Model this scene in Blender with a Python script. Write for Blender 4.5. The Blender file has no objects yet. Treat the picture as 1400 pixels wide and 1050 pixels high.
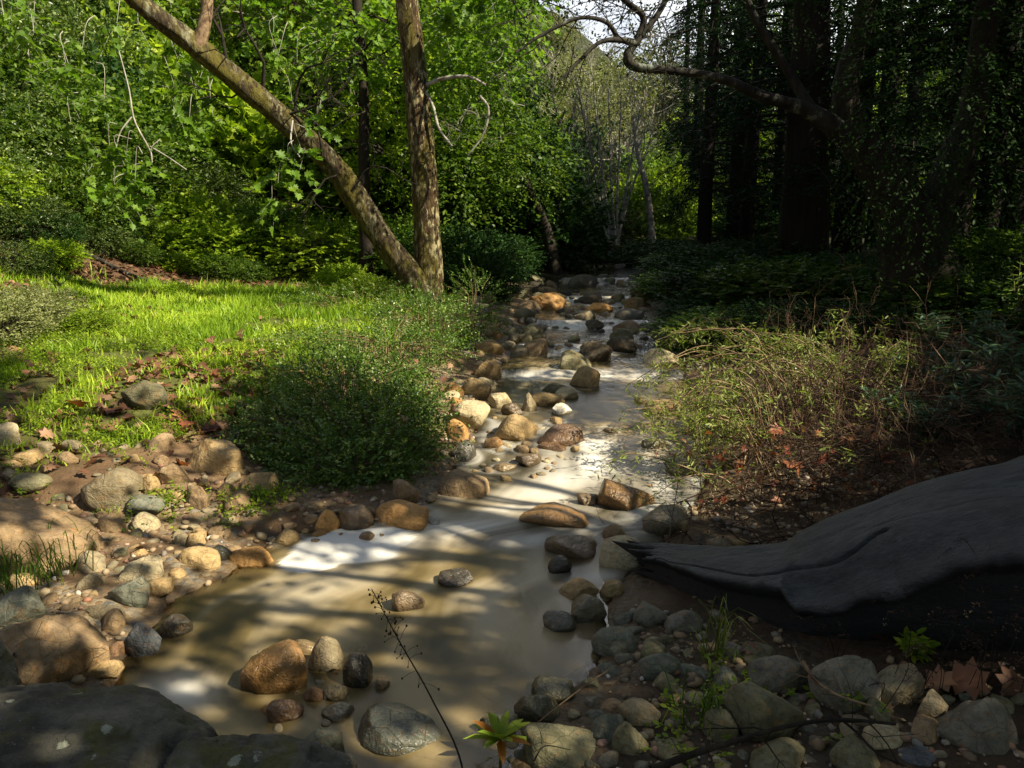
import bpy, math, random
import numpy as np
from mathutils import Vector
rad = math.radians
S = bpy.context.scene
COL = S.collection
random.seed(5)
RG = np.random.default_rng(11)
# ------------------------------------------------------------------ camera numbers
F, H, P = 1089.0, 1.9, rad(10.15)
CP, SP = math.cos(P), math.sin(P)
def ray(px, py):
    u, v = (px-700)/F, (525-py)/F
    return np.array([u, CP+v*SP, -SP+v*CP])
def pw(px, py, y):
    d = ray(px, py); return np.array([0, 0, H])+d*(y/d[1])
def proj(p):
    x, y, z = p[0], p[1], p[2]-H
    f = y*CP-z*SP; u = y*SP+z*CP
    f = np.where(np.abs(f) < 1e-6, 1e-6, f)
    return 700+F*x/f, 525-F*u/f, f
# ------------------------------------------------------------------ noise
def _h(i, j, k, s):
    n = (i*374761393+j*668265263+k*2147483647+s*1274126177) & 0xffffffff
    n = ((n ^ (n >> 13))*1274126177) & 0xffffffff
    return ((n ^ (n >> 16)) & 0xffff)/65535.0
def vn(p, s=0):
    p = np.asarray(p, float); i = np.floor(p).astype(np.int64); f = p-i; f = f*f*(3-2*f)
    r = 0
    for a in (0, 1):
        wa = f[:, 0] if a else 1-f[:, 0]
        for b in (0, 1):
            wb = f[:, 1] if b else 1-f[:, 1]
            for c in (0, 1):
                wc = f[:, 2] if c else 1-f[:, 2]
                r = r+wa*wb*wc*_h(i[:, 0]+a, i[:, 1]+b, i[:, 2]+c, s)
    return r*2-1
def fbm(p, o=4, s=0):
    p = np.asarray(p, float); r = 0; a = 1.0; t = 0
    for k in range(o):
        r = r+a*vn(p*(2.03**k)+k*17.3, s+k); t += a; a *= .5
    return r/t
def fb2(x, y, sc, o=3, s=0):
    x = np.asarray(x, float); sh = x.shape
    return fbm(np.stack([x.ravel()*sc, np.asarray(y, float).ravel()*sc, np.zeros(x.size)], 1), o, s).reshape(sh)
# ------------------------------------------------------------------ terrain
WY = [0, 4.75, 5.15, 6.3, 6.7, 7.0, 7.25, 9, 9.5, 9.65, 11, 11.2, 12.8, 13.05, 15.2, 15.5, 18, 18.3, 20, 26, 40, 400]
WZ = [0, 0, .085, .10, .15, .17, .24, .28, .29, .34, .38, .46, .52, .62, .71, .83, .95, 1.08, 1.15, 1.4, 1.9, 1.9]
STEPS = (9.6, 11.1, 12.95, 15.35, 18.15)
def wl(y): return np.interp(y, WY, WZ)
def y_at(py):
    t = math.tan(P-math.atan((525-py)/F)); ys = np.linspace(1, 39, 4000)
    g = (H-wl(ys))/ys-t
    k = np.argmax(g < 0); return ys[k]
EDGE = [(1050, 330, 700), (1000, 230, 760), (960, 180, 785), (900, 175, 840), (860, 205, 845), (820, 240, 835), (785, 320, 850), (760, 350, 880), (735, 395, 900),
        (712, 545, 925), (690, 590, 950), (660, 625, 965), (620, 640, 970), (580, 650, 965), (545, 655, 960), (500, 690, 930), (460, 705, 900), (430, 725, 880), (405, 745, 868), (385, 768, 850), (377, 780, 830)]
_e = []
for py, a, b in EDGE:
    y = y_at(py); w = float(wl(y)); f = y*CP+(H-w)*SP
    _e.append((y, (a-700)/F*f, (b-700)/F*f))
_e.sort()
_e = [(0.3, -1.0, .15)]+_e+[(26, 1.9, 3.6), (34, 2.2, 4.2), (400, 6, 14)]
EY, EL, ER = [np.array(v) for v in zip(*_e)]
def Lx(y): return np.interp(y, EY, EL)
def Rx(y): return np.interp(y, EY, ER)
SD = [0, .12, .3, 1.0, 1.8, 2.6, 3.4, 4.5]
SV = [0, .05, .1, .2, .38, .65, .9, 1]
def gz(x, y, fine=True):
    x = np.asarray(x, float); y = np.asarray(y, float)
    w = wl(y); wob = .12*fb2(x, y, 1.3, 2, 3)
    dl = Lx(y)-x+wob; dr = x-Rx(y)+wob
    Tl = np.interp(y, [0, 6, 9, 13, 16, 20, 26, 40, 400], [.55, .62, .76, .93, 1.1, 1.45, 1.9, 2.6, 3])
    Tr = np.interp(y, [0, 3, 5, 8, 12, 16, 26, 40, 400], [.3, .35, .5, .75, .98, 1.2, 1.85, 2.6, 3])
    kl = np.interp(y, [0, 6, 8, 11, 40], [1, 1, 1.9, 2.1, 2]); kr = np.interp(y, [0, 4.5, 6, 12], [.9, 1, 1.6, 2])
    zl = w+(Tl-w)*np.interp(dl*kl, SD, SV); zr = w+(Tr-w)*np.interp(dr*kr, SD, SV)
    ins = np.minimum(-dl, -dr)
    bed = w-.03-.2*np.clip(ins/.5, 0, 1)
    z = np.where(ins > 0, bed, np.where(dl > dr, zl, zr))
    # left hillside
    s = -7.6+.27*np.maximum(y-13, 0)-x-.25*np.maximum(9-y, 0)
    sp = np.log1p(np.exp(np.clip(s*1.5, -20, 20)))/1.5; sp = np.where(s > 12, s, sp)
    z = z+np.minimum(sp*.78, 30+sp*.2)*np.clip((y+5)/8, 0, 1)
    # right slope, far away
    s2 = np.maximum(x-26-.2*y, 0); z = z+np.minimum(s2*.5, 25)
    # distant ridge closing the valley
    z = z+26*np.clip((y-70)/120, 0, 1)**1.1+0
    out = np.clip(-ins/.4, 0, 1)
    near = np.clip(1.5-np.abs(y)/60, .3, 1)
    z = z+.07*out*fb2(x, y, .8, 3, 9)
    if fine: z = z+.022*fb2(x, y, 5, 3, 21)*(.3+.7*out)
    return z
def gz1(x, y): return float(gz(np.array([x]), np.array([y]))[0])
def surf(x, y): return np.maximum(gz(x, y, False), np.where((x > Lx(y)-.15) & (x < Rx(y)+.15), wl(y), -9))
_T = np.concatenate([np.linspace(1.5, 30, 900), np.linspace(30.2, 260, 500)])
def hit(px, py, lift=0.0):
    d = ray(px, py); d = d/d[1]; X = d[0]*_T; Z = H+d[2]*_T
    g = Z-surf(X, _T)-lift
    k = np.argmax(g < 0)
    if g[k] >= 0: return None
    return np.array([X[k], _T[k], Z[k]-lift])
# ------------------------------------------------------------------ sun
SUN = np.array([.66, -.34, .67]); SUN = SUN/np.linalg.norm(SUN)
# ------------------------------------------------------------------ material helpers
class M:
    def __init__(s, name):
        s.m = bpy.data.materials.new(name); s.m.use_nodes = True; s.t = s.m.node_tree; s.t.nodes.clear()
        s.out = s.t.nodes.new('ShaderNodeOutputMaterial')
    def n(s, typ, ins=None, **kw):
        d = s.t.nodes.new('ShaderNode'+typ)
        for k, v in kw.items(): setattr(d, k, v)
        for k, v in (ins or {}).items(): s.set(d, k, v)
        return d
    def set(s, d, k, v):
        i = d.inputs[k]
        if hasattr(v, 'node'): s.t.links.new(v, i)
        elif hasattr(v, 'outputs'): s.t.links.new(v.outputs[0], i)
        else:
            if hasattr(i, 'default_value') and hasattr(i.default_value, '__len__') and len(i.default_value) == 4 and len(v) == 3: v = (*v, 1)
            i.default_value = v
    def noise(s, sc, det=4, vec=None, rough=.55, dist=0):
        d = s.n('TexNoise', {'Scale': sc, 'Detail': det, 'Roughness': rough, 'Distortion': dist})
        if vec is not None: s.set(d, 'Vector', vec)
        return d.outputs['Fac']
    def ramp(s, fac, stops, interp='LINEAR'):
        d = s.n('ValToRGB', {'Fac': fac}); e = d.color_ramp.elements; d.color_ramp.interpolation = interp
        while len(e) > 1: e.remove(e[-1])
        e[0].position = stops[0][0]; c = stops[0][1]; e[0].color = (*c, 1) if hasattr(c, '__len__') else (c, c, c, 1)
        for p, c in stops[1:]:
            q = e.new(p); q.color = (*c, 1) if hasattr(c, '__len__') else (c, c, c, 1)
        return d.outputs[0]
    def mix(s, f, a, b, mode='MIX'):
        d = s.t.nodes.new('ShaderNodeMix'); d.data_type = 'RGBA'; d.blend_type = mode
        for i, v in ((0, f), (6, a), (7, b)):
            if hasattr(v, 'node'): s.t.links.new(v, d.inputs[i])
            else: d.inputs[i].default_value = v if i == 0 else (*v, 1)
        return d.outputs[2]
    def math(s, op, a, b=0.0, clamp=False):
        d = s.n('Math', operation=op); d.use_clamp = clamp
        s.set(d, 0, a); s.set(d, 1, b); return d.outputs[0]
    def attr(s, name): return s.n('Attribute', attribute_name=name).outputs['Fac']
    def bump(s, h, st=.4, dist=.02): return s.n('Bump', {'Height': h, 'Strength': st, 'Distance': dist}).outputs[0]
    def end(s, sh): s.t.links.new(sh if hasattr(sh, 'node') else sh.outputs[0], s.out.inputs[0]); return s.m
    def pos(s): return s.n('NewGeometry').outputs['Position']
    def obj(s):
        r = s.n('ObjectInfo').outputs['Random']; c = s.n('TexCoord').outputs['Object']
        v = s.n('VectorMath', operation='ADD'); s.set(v, 0, c); q = s.math('MULTIPLY', r, 37.0)
        s.t.links.new(q, v.inputs[1]); return v.outputs[0]
    def rnd(s): return s.n('ObjectInfo').outputs['Random']
def mul(c, k): return tuple(min(1, v*k) for v in c)
def leafmat(name, c1, c2, c3=None, trans=.38, rough=.5, spec=.35):
    m = M(name); t = m.attr('tint')
    st = [(0, c1), (.62, c2)] + ([(1, c3)] if c3 else [(1, mul(c2, 1.35))])
    col = m.ramp(t, st)
    v = m.math('MULTIPLY_ADD', m.rnd(), .5); v.node.inputs[2].default_value = .75
    col = m.mix(1.0, col, m.n('CombineColor', {0: v, 1: v, 2: v}).outputs[0], 'MULTIPLY')
    p = m.n('BsdfPrincipled', {'Base Color': col, 'Roughness': rough, 'Specular IOR Level': spec})
    tc = m.mix(1.0, col, (1.25, 1.35, .55), 'MULTIPLY')
    tr = m.n('BsdfTranslucent', {'Color': tc})
    return m.end(m.n('MixShader', {0: trans, 1: p, 2: tr}))
ROCKC = {'tan': (.36, .25, .115), 'greytan': (.26, .21, .125), 'orange': (.40, .22, .075), 'grey': (.17, .155, .115), 'olive': (.18, .165, .09), 'pale': (.45, .37, .22),
         'white': (.6, .56, .46), 'dark': (.085, .07, .045), 'blue': (.09, .10, .11), 'red': (.21, .12, .06), 'brown': (.25, .17, .09), 'green': (.155, .16, .115)}
_rm = {}
def rockmat(c, wet=False):
    if (c, wet) in _rm: return _rm[(c, wet)]
    b = ROCKC[c]; m = M('stone_'+c+('_wet' if wet else '')); o = m.obj(); g = m.pos()
    k = .62 if wet else 1
    n1 = m.noise(1.1, 5, o, .6, .6); n2 = m.noise(38, 3, g, .6); n3 = m.noise(3.2, 4, o, .65, 1.2)
    col = m.ramp(n1, [(.3, mul(b, .62*k)), (.5, mul(b, k)), (.7, mul((b[0]*1.12+.03, b[1]*1.12+.03, b[2]*1.15+.03), k))])
    st = m.ramp(n3, [(.55, 0.0), (.68, .55)])
    col = m.mix(st, col, mul((.42, .2, .055), .8*k))
    dk = m.ramp(m.noise(5.5, 5, o, .7), [(.30, .75), (.44, 0.0)])
    col = m.mix(dk, col, mul(b, .35*k))
    sp = m.ramp(n2, [(.3, .78), (.7, 1.16)]); col = m.mix(1.0, col, sp, 'MULTIPLY')
    if wet:
        oz = m.n('SeparateXYZ', {0: m.n('TexCoord').outputs['Object']}).outputs[2]; wz = m.math('ADD', oz, m.math('MULTIPLY', m.noise(6, 3, g), .3)); col = m.mix(m.ramp(wz, [(.05, .65), (.22, 0.0)]), col, mul(b, .22))
    r = m.rnd(); rr = m.ramp(r, [(0, .8), (1, 1.2)]); col = m.mix(1.0, col, rr, 'MULTIPLY')
    hh = m.math('ADD', m.math('MULTIPLY', m.noise(9, 6, g, .65), 1.0), m.math('MULTIPLY', n2, .25))
    cr = m.n('TexVoronoi', {'Scale': 1.3, 'Vector': o}, feature='DISTANCE_TO_EDGE').outputs[0]
    cr = m.ramp(cr, [(0, 0.0), (.02, 1.0)]); hh = m.math('ADD', hh, m.math('MULTIPLY', cr, .12))
    p = m.n('BsdfPrincipled', {'Base Color': col, 'Roughness': .28 if wet else .82, 'Normal': m.bump(hh, .8, .04), 'Specular IOR Level': .6 if wet else .3})
    _rm[(c, wet)] = m.end(p); return _rm[(c, wet)]
def lichenmat():
    m = M('lichen_boulder'); g = m.pos()
    n1 = m.noise(5, 6, g, .65); col = m.ramp(n1, [(.35, (.04, .037, .03)), (.5, (.12, .112, .085)), (.65, (.22, .205, .15))])
    mo = m.ramp(m.noise(4.5, 5, g, .6), [(.5, 0.0), (.6, .8)]); col = m.mix(mo, col, (.12, .115, .018))
    vv = m.n('TexVoronoi', {'Scale': 12, 'Randomness': 1.0, 'Vector': g}); dd = m.math('ADD', vv.outputs['Distance'], m.math('MULTIPLY', m.noise(30, 5, g, .75), .8))
    gate = m.ramp(m.n('SeparateColor', {0: vv.outputs['Color']}).outputs[0], [(.55, 0.0), (.59, 1.0)], 'LINEAR')
    li = m.math('MULTIPLY', m.ramp(dd, [(.57, 1.0), (.62, 0.0)]), gate)
    col = m.mix(li, col, (.42, .44, .34))
    v2 = m.n('TexVoronoi', {'Scale': 45, 'Vector': g}); sp = m.ramp(v2.outputs['Distance'], [(.1, .7), (.16, 0.0)])
    sg = m.ramp(m.noise(3, 3, g), [(.5, 0.0), (.6, 1.0)]); col = m.mix(m.math('MULTIPLY', sp, sg), col, (.3, .31, .26))
    h = m.math('ADD', m.noise(14, 8, g, .7), m.math('MULTIPLY', m.noise(60, 3, g), .3))
    return m.end(m.n('BsdfPrincipled', {'Base Color': col, 'Roughness': .75, 'Normal': m.bump(h, 1.0, .06)}))
def barkmat(name, kind):
    lean = name == 'bark_syc'
    m = M(name); g = m.pos()
    mp = m.n('Mapping', {'Vector': g, 'Scale': (1, 1, .35)}).outputs[0]
    if kind == 'syc':
        n = m.noise(7, 6, mp, .68, 1.0); fl = m.noise(17, 4, mp, .6, .5); bigp = m.noise(2.4, 4, mp, .6)
        col = m.ramp(n, [(.36, (.045, .026, .014)), (.47, (.10, .06, .025)), (.55, (.14, .10, .04)), (.63, (.27, .235, .13)), (.72, (.42, .39, .28))])
        col = m.mix(m.ramp(m.math('ADD', fl, m.math('MULTIPLY', bigp, .5)), [(.86, 0.0), (.885, 1.0)] if lean else [(.80, 0.0), (.82, 1.0)]), col, (.5, .44, .24))
        if lean: col = m.mix(.45, col, m.ramp(n, [(.4, (.03, .03, .015)), (.55, (.13, .13, .07)), (.7, (.36, .37, .27))]))
        mo = m.ramp(m.noise(3.1, 5, mp, .6), [(.46, 0.0), (.58, .75)]); col = m.mix(mo, col, (.14, .12, .015))
        dk = m.ramp(m.noise(15, 5, mp, .7), [(.40, .9), (.5, 0.0)]); col = m.mix(dk, col, (.035, .022, .014))
        col = m.mix(1.0, col, (.72, .72, .72), 'MULTIPLY'); h = m.math('ADD', m.math('MULTIPLY', m.noise(16, 6, mp, .7), 1.4), n); st = 1
    elif kind == 'dark':
        n = m.noise(9, 6, mp, .65); col = m.ramp(n, [(.3, (.012, .010, .008)), (.6, (.035, .028, .02)), (.75, (.07, .06, .045))]); h = m.noise(22, 5, mp, .7); st = .9
    elif kind == 'redwood':
        mp = m.n('Mapping', {'Vector': g, 'Scale': (1, 1, .12)}).outputs[0]
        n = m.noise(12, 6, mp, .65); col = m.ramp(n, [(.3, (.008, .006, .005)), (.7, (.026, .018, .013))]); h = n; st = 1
    elif kind == 'pale':
        n = m.noise(8, 5, g, .6); col = m.ramp(n, [(.35, (.16, .14, .11)), (.6, (.38, .36, .3))]); h = n; st = .4
    elif kind == 'twig':
        n = m.noise(14, 3, g, .6); col = m.ramp(n, [(.35, (.10, .06, .035)), (.65, (.3, .21, .12))]); h = n; st = .3
    elif kind == 'deadtwig':
        n = m.noise(5, 3, g, .6); col = m.ramp(n, [(.4, (.022, .014, .01)), (.55, (.09, .05, .032)), (.68, (.28, .2, .12))]); h = n; st = .3
    elif kind == 'lich':
        n = m.noise(6, 6, mp, .65); col = m.ramp(n, [(.38, (.014, .012, .01)), (.58, (.04, .036, .028)), (.7, (.22, .25, .2))]); h = n; st = .7
    return m.end(m.n('BsdfPrincipled', {'Base Color': col, 'Roughness': .85, 'Specular IOR Level': .2, 'Normal': m.bump(h, st, .03)}))
# ------------------------------------------------------------------ mesh accumulation
def nrm(v): return v/np.maximum(np.linalg.norm(v, axis=-1, keepdims=True), 1e-9)
class Acc:
    def __init__(s): s.V = []; s.Fs = {}; s.T = []; s.n = 0
    def add(s, V, Fc, tint=.5):
        V = np.asarray(V, float); Fc = np.asarray(Fc, int)
        s.V.append(V); s.Fs.setdefault(Fc.shape[1], []).append(Fc+s.n)
        s.T.append(np.broadcast_to(np.asarray(tint, float), (len(V),)).copy()); s.n += len(V)
    def mesh(s, name, mat, off=(0, 0, 0), smooth=True, attrs=None):
        me = bpy.data.meshes.new(name); V = np.concatenate(s.V)-np.asarray(off, float)
        me.vertices.add(len(V)); me.vertices.foreach_set('co', V.astype(np.float32).ravel())
        li = []; ls = []; c = 0
        for k, a in s.Fs.items():
            a = np.concatenate(a); li.append(a.ravel()); ls.append(c+np.arange(len(a))*k); c += a.size
        li = np.concatenate(li); ls = np.concatenate(ls)
        me.loops.add(len(li)); me.loops.foreach_set('vertex_index', li.astype(np.int32))
        me.polygons.add(len(ls)); me.polygons.foreach_set('loop_start', ls.astype(np.int32))
        me.update(calc_edges=True)
        A = {'tint': np.concatenate(s.T)}; A.update(attrs or {})
        for k, v in A.items():
            at = me.attributes.new(k, 'FLOAT', 'POINT'); at.data.foreach_set('value', np.asarray(v, np.float32))
        if smooth: me.polygons.foreach_set('use_smooth', np.ones(len(ls), bool))
        me.materials.append(mat); return me
def link(me, name, parent=None, loc=None):
    o = bpy.data.objects.new(name, me); COL.objects.link(o)
    if parent: o.parent = parent
    if loc is not None: o.location = [float(v) for v in loc]
    return o
def tag(o, label=None, cat=None, group=None, kind=None):
    if label: o['label'] = label
    if cat: o['category'] = cat
    if group: o['group'] = group
    if kind: o['kind'] = kind
    return o
def thing(name, label, cat, loc=(0, 0, 0), group=None):
    o = link(None, name, None, loc); o.empty_display_size = .1; return tag(o, label, cat, group)
def dup(root, loc, rz, sc, label=None, group=None):
    r = root.copy(); COL.objects.link(r); r.location = [float(v) for v in loc]; r.rotation_euler = (0, 0, rz); r.scale = sc if hasattr(sc, '__len__') else (sc, sc, sc)
    if label: r['label'] = label
    if group: r['group'] = group
    for ch in list(root.children):
        c = ch.copy(); COL.objects.link(c); c.parent = r
        for g in ch.children:
            d = g.copy(); COL.objects.link(d); d.parent = c
    return r
def tube(acc, pts, rr, k=8, tint=.5, rough=0.0, seed=0, cap=True):
    pts = np.asarray(pts, float); n = len(pts); rr = np.broadcast_to(np.asarray(rr, float), (n,))
    T = nrm(np.gradient(pts, axis=0)); a = np.array([0, 0, 1.]) if abs(T[0][2]) < .9 else np.array([1., 0, 0])
    U = []; u = nrm(np.cross(T[0], a))
    for i in range(n): u = nrm(u-T[i]*np.dot(u, T[i])); U.append(u)
    U = np.array(U); W = np.cross(T, U); th = np.arange(k)*2*math.pi/k
    D = U[:, None, :]*np.cos(th)[None, :, None]+W[:, None, :]*np.sin(th)[None, :, None]
    R = rr[:, None, None]*np.ones((1, k, 1))
    if rough:
        q = (pts[:, None, :]*.9+D*.9).reshape(-1, 3); q2 = (pts[:, None, :]*4+D*3.).reshape(-1, 3)
        R = R*(1+rough*fbm(q, 3, seed)+rough*.35*vn(q2, seed+5)).reshape(n, k, 1)
    V = (pts[:, None, :]+D*R).reshape(-1, 3)
    i = np.arange(n-1)[:, None]*k; j = np.arange(k)[None, :]; j2 = (j+1) % k
    Fq = np.stack([i+j, i+j2, i+k+j2, i+k+j], -1).reshape(-1, 4)
    acc.add(V, Fq, tint)
    if cap and k > 3:
        V2 = np.concatenate([V[-k:], pts[-1:]]); acc.add(V2, np.stack([np.arange(k), (np.arange(k)+1) % k, np.full(k, k)], 1), tint)
def spline(P0, n):
    P0 = np.asarray(P0, float); m = len(P0); Q = np.concatenate([[2*P0[0]-P0[1]], P0, [2*P0[-1]-P0[-2]]])
    out = []
    for t in np.linspace(0, m-1-1e-9, n):
        i = int(t); f = t-i; a, b, c, d = Q[i:i+4]
        out.append(.5*((2*b)+(c-a)*f+(2*a-5*b+4*c-d)*f*f+(3*b-a-3*c+d)*f**3))
    return np.array(out)
# leaf templates: (along, across, lift)
MP = [(0, 0), (-.1, .3), (.12, .28), (.25, .62), (.42, .34), (.62, .5), (.66, .2), (1, 0), (.66, -.2), (.62, -.5), (.42, -.34), (.25, -.62), (.12, -.28), (-.1, -.3)]
TPL = {'oval': (np.array([(0, 0, 0), (.32, .42, .1), (.32, -.42, .1), (.72, .38, .08), (.72, -.38, .08), (1, 0, 0.)]), np.array([(0, 1, 3, 5), (0, 5, 4, 2)])),
       'quad': (np.array([(0, 0, 0), (.5, .5, .07), (1, 0, 0), (.5, -.5, .07)]), np.array([(0, 1, 2, 3)])),
       'maple': (np.array([(.4, 0, -.06)]+[(a, b, .12*abs(b)*2-.1*max(0, a-.5)) for a, b in MP]), np.array([(0, i+1, (i+1) % 14+1) for i in range(14)]))}
def leaves(acc, C, D, Nn, L, W, shape='oval', tint=None, curl=0.0):
    n = len(C)
    if n == 0: return
    V0, F0 = TPL[shape]; D = nrm(D); B = nrm(np.cross(Nn, D)); Nn = np.cross(D, B)
    L = np.broadcast_to(L, (n,))[:, None, None]; W = np.broadcast_to(W, (n,))[:, None, None]
    li = V0[None, :, 2:3]*W+(curl*(V0[None, :, 0:1]**2)*L*-1 if curl else 0)
    V = C[:, None, :]+D[:, None, :]*V0[None, :, 0:1]*L+B[:, None, :]*V0[None, :, 1:2]*W+Nn[:, None, :]*li
    Fc = (F0[None]+(np.arange(n)*len(V0))[:, None, None]).reshape(-1, F0.shape[1])
    if tint is None: tint = RG.random(n)
    acc.add(V.reshape(-1, 3), Fc, np.repeat(tint, len(V0)))
def sprays(acc, C, O, tl, nl, L, W, shape='oval', droop=.2, up=.6, tacc=None, tr=.004, tvar=None, flat=0.0, spread=.9):
    """C starts, O outward dirs: leafy twigs"""
    n = len(C)
    if n == 0: return
    O = nrm(O+.35*RG.normal(size=(n, 3))); tl = tl*(.6+.8*RG.random(n))
    if flat: O[:, 2] *= (1-flat); O = nrm(O)
    t = (np.arange(nl)+.5+RG.uniform(-.4, .4, (n, nl)))/nl
    Pp = C[:, None, :]+O[:, None, :]*(t*tl[:, None])[..., None]; Pp[..., 2] -= droop*(t**2)*tl[:, None]
    side = nrm(np.cross(O, [0, 0, 1.])+.3*RG.normal(size=(n, 3)))
    sg = np.where(np.arange(nl) % 2, 1., -1.)[None, :, None]
    Dl = O[:, None, :]*.7+side[:, None, :]*sg*spread+RG.normal(size=(n, nl, 3))*.35; Dl[..., 2] -= droop*.8
    Nl = np.array([0, 0, up])+RG.normal(size=(n, nl, 3))*.45
    tb = RG.random(n) if tvar is None else tvar
    tt = np.clip(tb[:, None]*.6+RG.random((n, nl))*.4, 0, 1)
    k = n*nl; s = (.65+.6*RG.random(k))
    leaves(acc, Pp.reshape(k, 3), Dl.reshape(k, 3), Nl.reshape(k, 3), L*s, W*s, shape, tt.ravel())
    if tacc is not None:
        for i in range(n):
            e = C[i]+O[i]*tl[i]; e[2] -= droop*tl[i]; mm = C[i]+O[i]*tl[i]*.5; mm[2] -= droop*.25*tl[i]
            tube(tacc, [C[i], mm, e], [tr, tr*.8, tr*.4], 3, cap=False)
def ellsample(n, c, r, lo=.5, seed=0, lump=.25):
    d = nrm(RG.normal(size=(n, 3))); q = (lo+(1-lo)*RG.random(n)**.5)*(1+lump*fbm(d*2.2+seed*3.1, 3, seed))
    return np.asarray(c)+d*q[:, None]*np.asarray(r), d
def grow(acc, p, d, L, r, lv, k=6, wig=.18, up=.05, nb=3, ang=.7, tips=None, shrink=.62):
    d = nrm(np.asarray(d, float)); pts = [np.asarray(p, float)]; n = 5
    for i in range(n):
        d = nrm(d+wig*RG.normal(size=3)+np.array([0, 0, up])); pts.append(pts[-1]+d*L/n)
    rr = np.linspace(r, r*.45, n+1); tube(acc, pts, rr, k, cap=False)
    if tips is not None: tips.append((pts[-1], d, lv))
    if lv > 0:
        for b in range(nb):
            i = random.randint(2, n); q = nrm(RG.normal(size=3)); nd = nrm(nrm(pts[i]-pts[i-1])+q*ang)
            grow(acc, pts[i], nd, L*shrink*random.uniform(.7, 1.2), rr[i]*.75, lv-1, max(3, k-1), wig*1.2, up, nb, ang, tips, shrink)
# ------------------------------------------------------------------ materials
B_SYC2 = barkmat('bark_flaking', 'syc')
B_SYC, B_DARK, B_RED, B_PALE, B_TWIG, B_LICH = [barkmat('bark_'+k, k) for k in ('syc', 'dark', 'redwood', 'pale', 'twig', 'lich')]
LF = {'syc': leafmat('leaf_sycamore', (.07, .15, .012), (.16, .30, .02), (.26, .38, .035), .45),
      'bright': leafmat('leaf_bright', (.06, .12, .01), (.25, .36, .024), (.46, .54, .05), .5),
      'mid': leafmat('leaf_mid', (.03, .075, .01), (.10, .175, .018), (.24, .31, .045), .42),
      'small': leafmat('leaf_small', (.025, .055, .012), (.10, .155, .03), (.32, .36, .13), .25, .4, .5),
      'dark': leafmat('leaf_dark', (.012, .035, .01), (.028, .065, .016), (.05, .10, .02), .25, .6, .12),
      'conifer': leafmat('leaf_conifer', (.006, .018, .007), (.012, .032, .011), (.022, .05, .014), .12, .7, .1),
      'pale': leafmat('leaf_pale', (.12, .14, .05), (.2, .22, .08), (.3, .3, .14), .3),
      'willow': leafmat('leaf_willow', (.08, .14, .03), (.16, .25, .06), (.28, .34, .12), .35, .4),
      'greyleaf': leafmat('leaf_grey', (.05, .10, .06), (.09, .16, .10), (.13, .21, .13), .25, .5),
      'brush': leafmat('leaf_brush', (.06, .09, .015), (.17, .22, .04), (.34, .36, .12), .35, .5),
      'coyote': leafmat('leaf_coyote', (.03, .075, .01), (.11, .21, .022), (.38, .44, .12), .3, .4, .5),
      'grass': leafmat('blade_grass', (.11, .20, .014), (.28, .42, .028), (.50, .60, .07), .45, .45),
      'litter': leafmat('leaf_litter_brown', (.075, .032, .016), (.19, .085, .045), (.34, .2, .11), .15, .6),
      'redleaf': leafmat('leaf_red', (.20, .05, .03), (.32, .11, .055), (.42, .21, .09), .3, .5),
      'succ': leafmat('leaf_yellow_green', (.22, .34, .03), (.38, .45, .05), (.6, .2, .04), .3, .55, .2)}
# ================================================================== ground
def fineax(a, b, st, lo, hi, nl, nh):
    mid = np.arange(a, b, st); k = np.linspace(0, 1, nl+1)[1:]; kk = np.linspace(0, 1, nh+1)[1:]
    left = a-(a-lo)*(k**2.4); right = mid[-1]+(hi-mid[-1])*(kk**2.4)
    return np.concatenate([left[::-1], mid, right])
gx = fineax(-9, 6.5, .05, -240, 240, 60, 60); gy = fineax(1.2, 15, .05, -120, 330, 40, 110)
XX, YY = np.meshgrid(gx, gy); ZZ = gz(XX, YY)
dL = Lx(YY)-XX; dR = XX-Rx(YY)
dist = np.maximum(dL, dR)
peb = np.clip(1.4-np.abs(dist-.5), 0, 1)
ZZ = ZZ+.016*fb2(XX, YY, 17, 2, 31)*np.clip(1-np.abs(YY-6)/14, 0, 1)
def meadow(x, y):
    dl = Lx(y)-x; k = np.interp(y, [0, 6, 8, 11, 40], [1, 1, 1.9, 2.1, 2]); s = -7.8+.27*np.maximum(y-13, 0)-x
    m = np.clip((dl*k-2.3+.7*fb2(x, y, 1.1, 3, 40))*2, 0, 1)*np.clip((14.6-y+.8*fb2(x, y, .9, 2, 41)), 0, 1)*np.clip(-s+.6, 0, 1)
    return m*np.clip((y-4.6), 0, 1)
def litterm(x, y):
    a = np.clip(fb2(x, y, 1.0, 3, 50)*3.0-.1, 0, 1)*np.clip((dl_(x, y)-1.6), 0, 1)*.6
    s = -7.8+.27*np.maximum(y-13, 0)-x
    b = np.clip(s+1.2+fb2(x, y, .6, 2, 51), 0, 1)*np.clip(4.5-s, 0, 1)
    b2 = np.clip(1.2-np.abs(y-14.6)*.8, 0, 1)*np.clip(Lx(y)-x-1, 0, 1)*(s < 2)
    c = np.clip((x-Rx(y)-.9), 0, 1)*np.clip(fb2(x, y, .8, 3, 52)*2+.35, 0, 1)
    return np.clip(a+b+b2+c, 0, 1)
def dl_(x, y): return Lx(y)-x
A = Acc(); nx, ny = len(gx), len(gy)
i = np.arange(ny-1)[:, None]*nx+np.arange(nx-1)[None]; Fq = np.stack([i, i+1, i+nx+1, i+nx], -1).reshape(-1, 4)
A.add(np.stack([XX, YY, ZZ], -1).reshape(-1, 3), Fq)
wet = np.clip(1-(ZZ-wl(YY))/.09, 0, 1)*np.clip(1.2-dist/1.2, 0, 1)
m = M('earth'); g = m.pos()
n1 = m.noise(2.2, 8, g, .65); n2 = m.noise(30, 5, g, .65)
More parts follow.
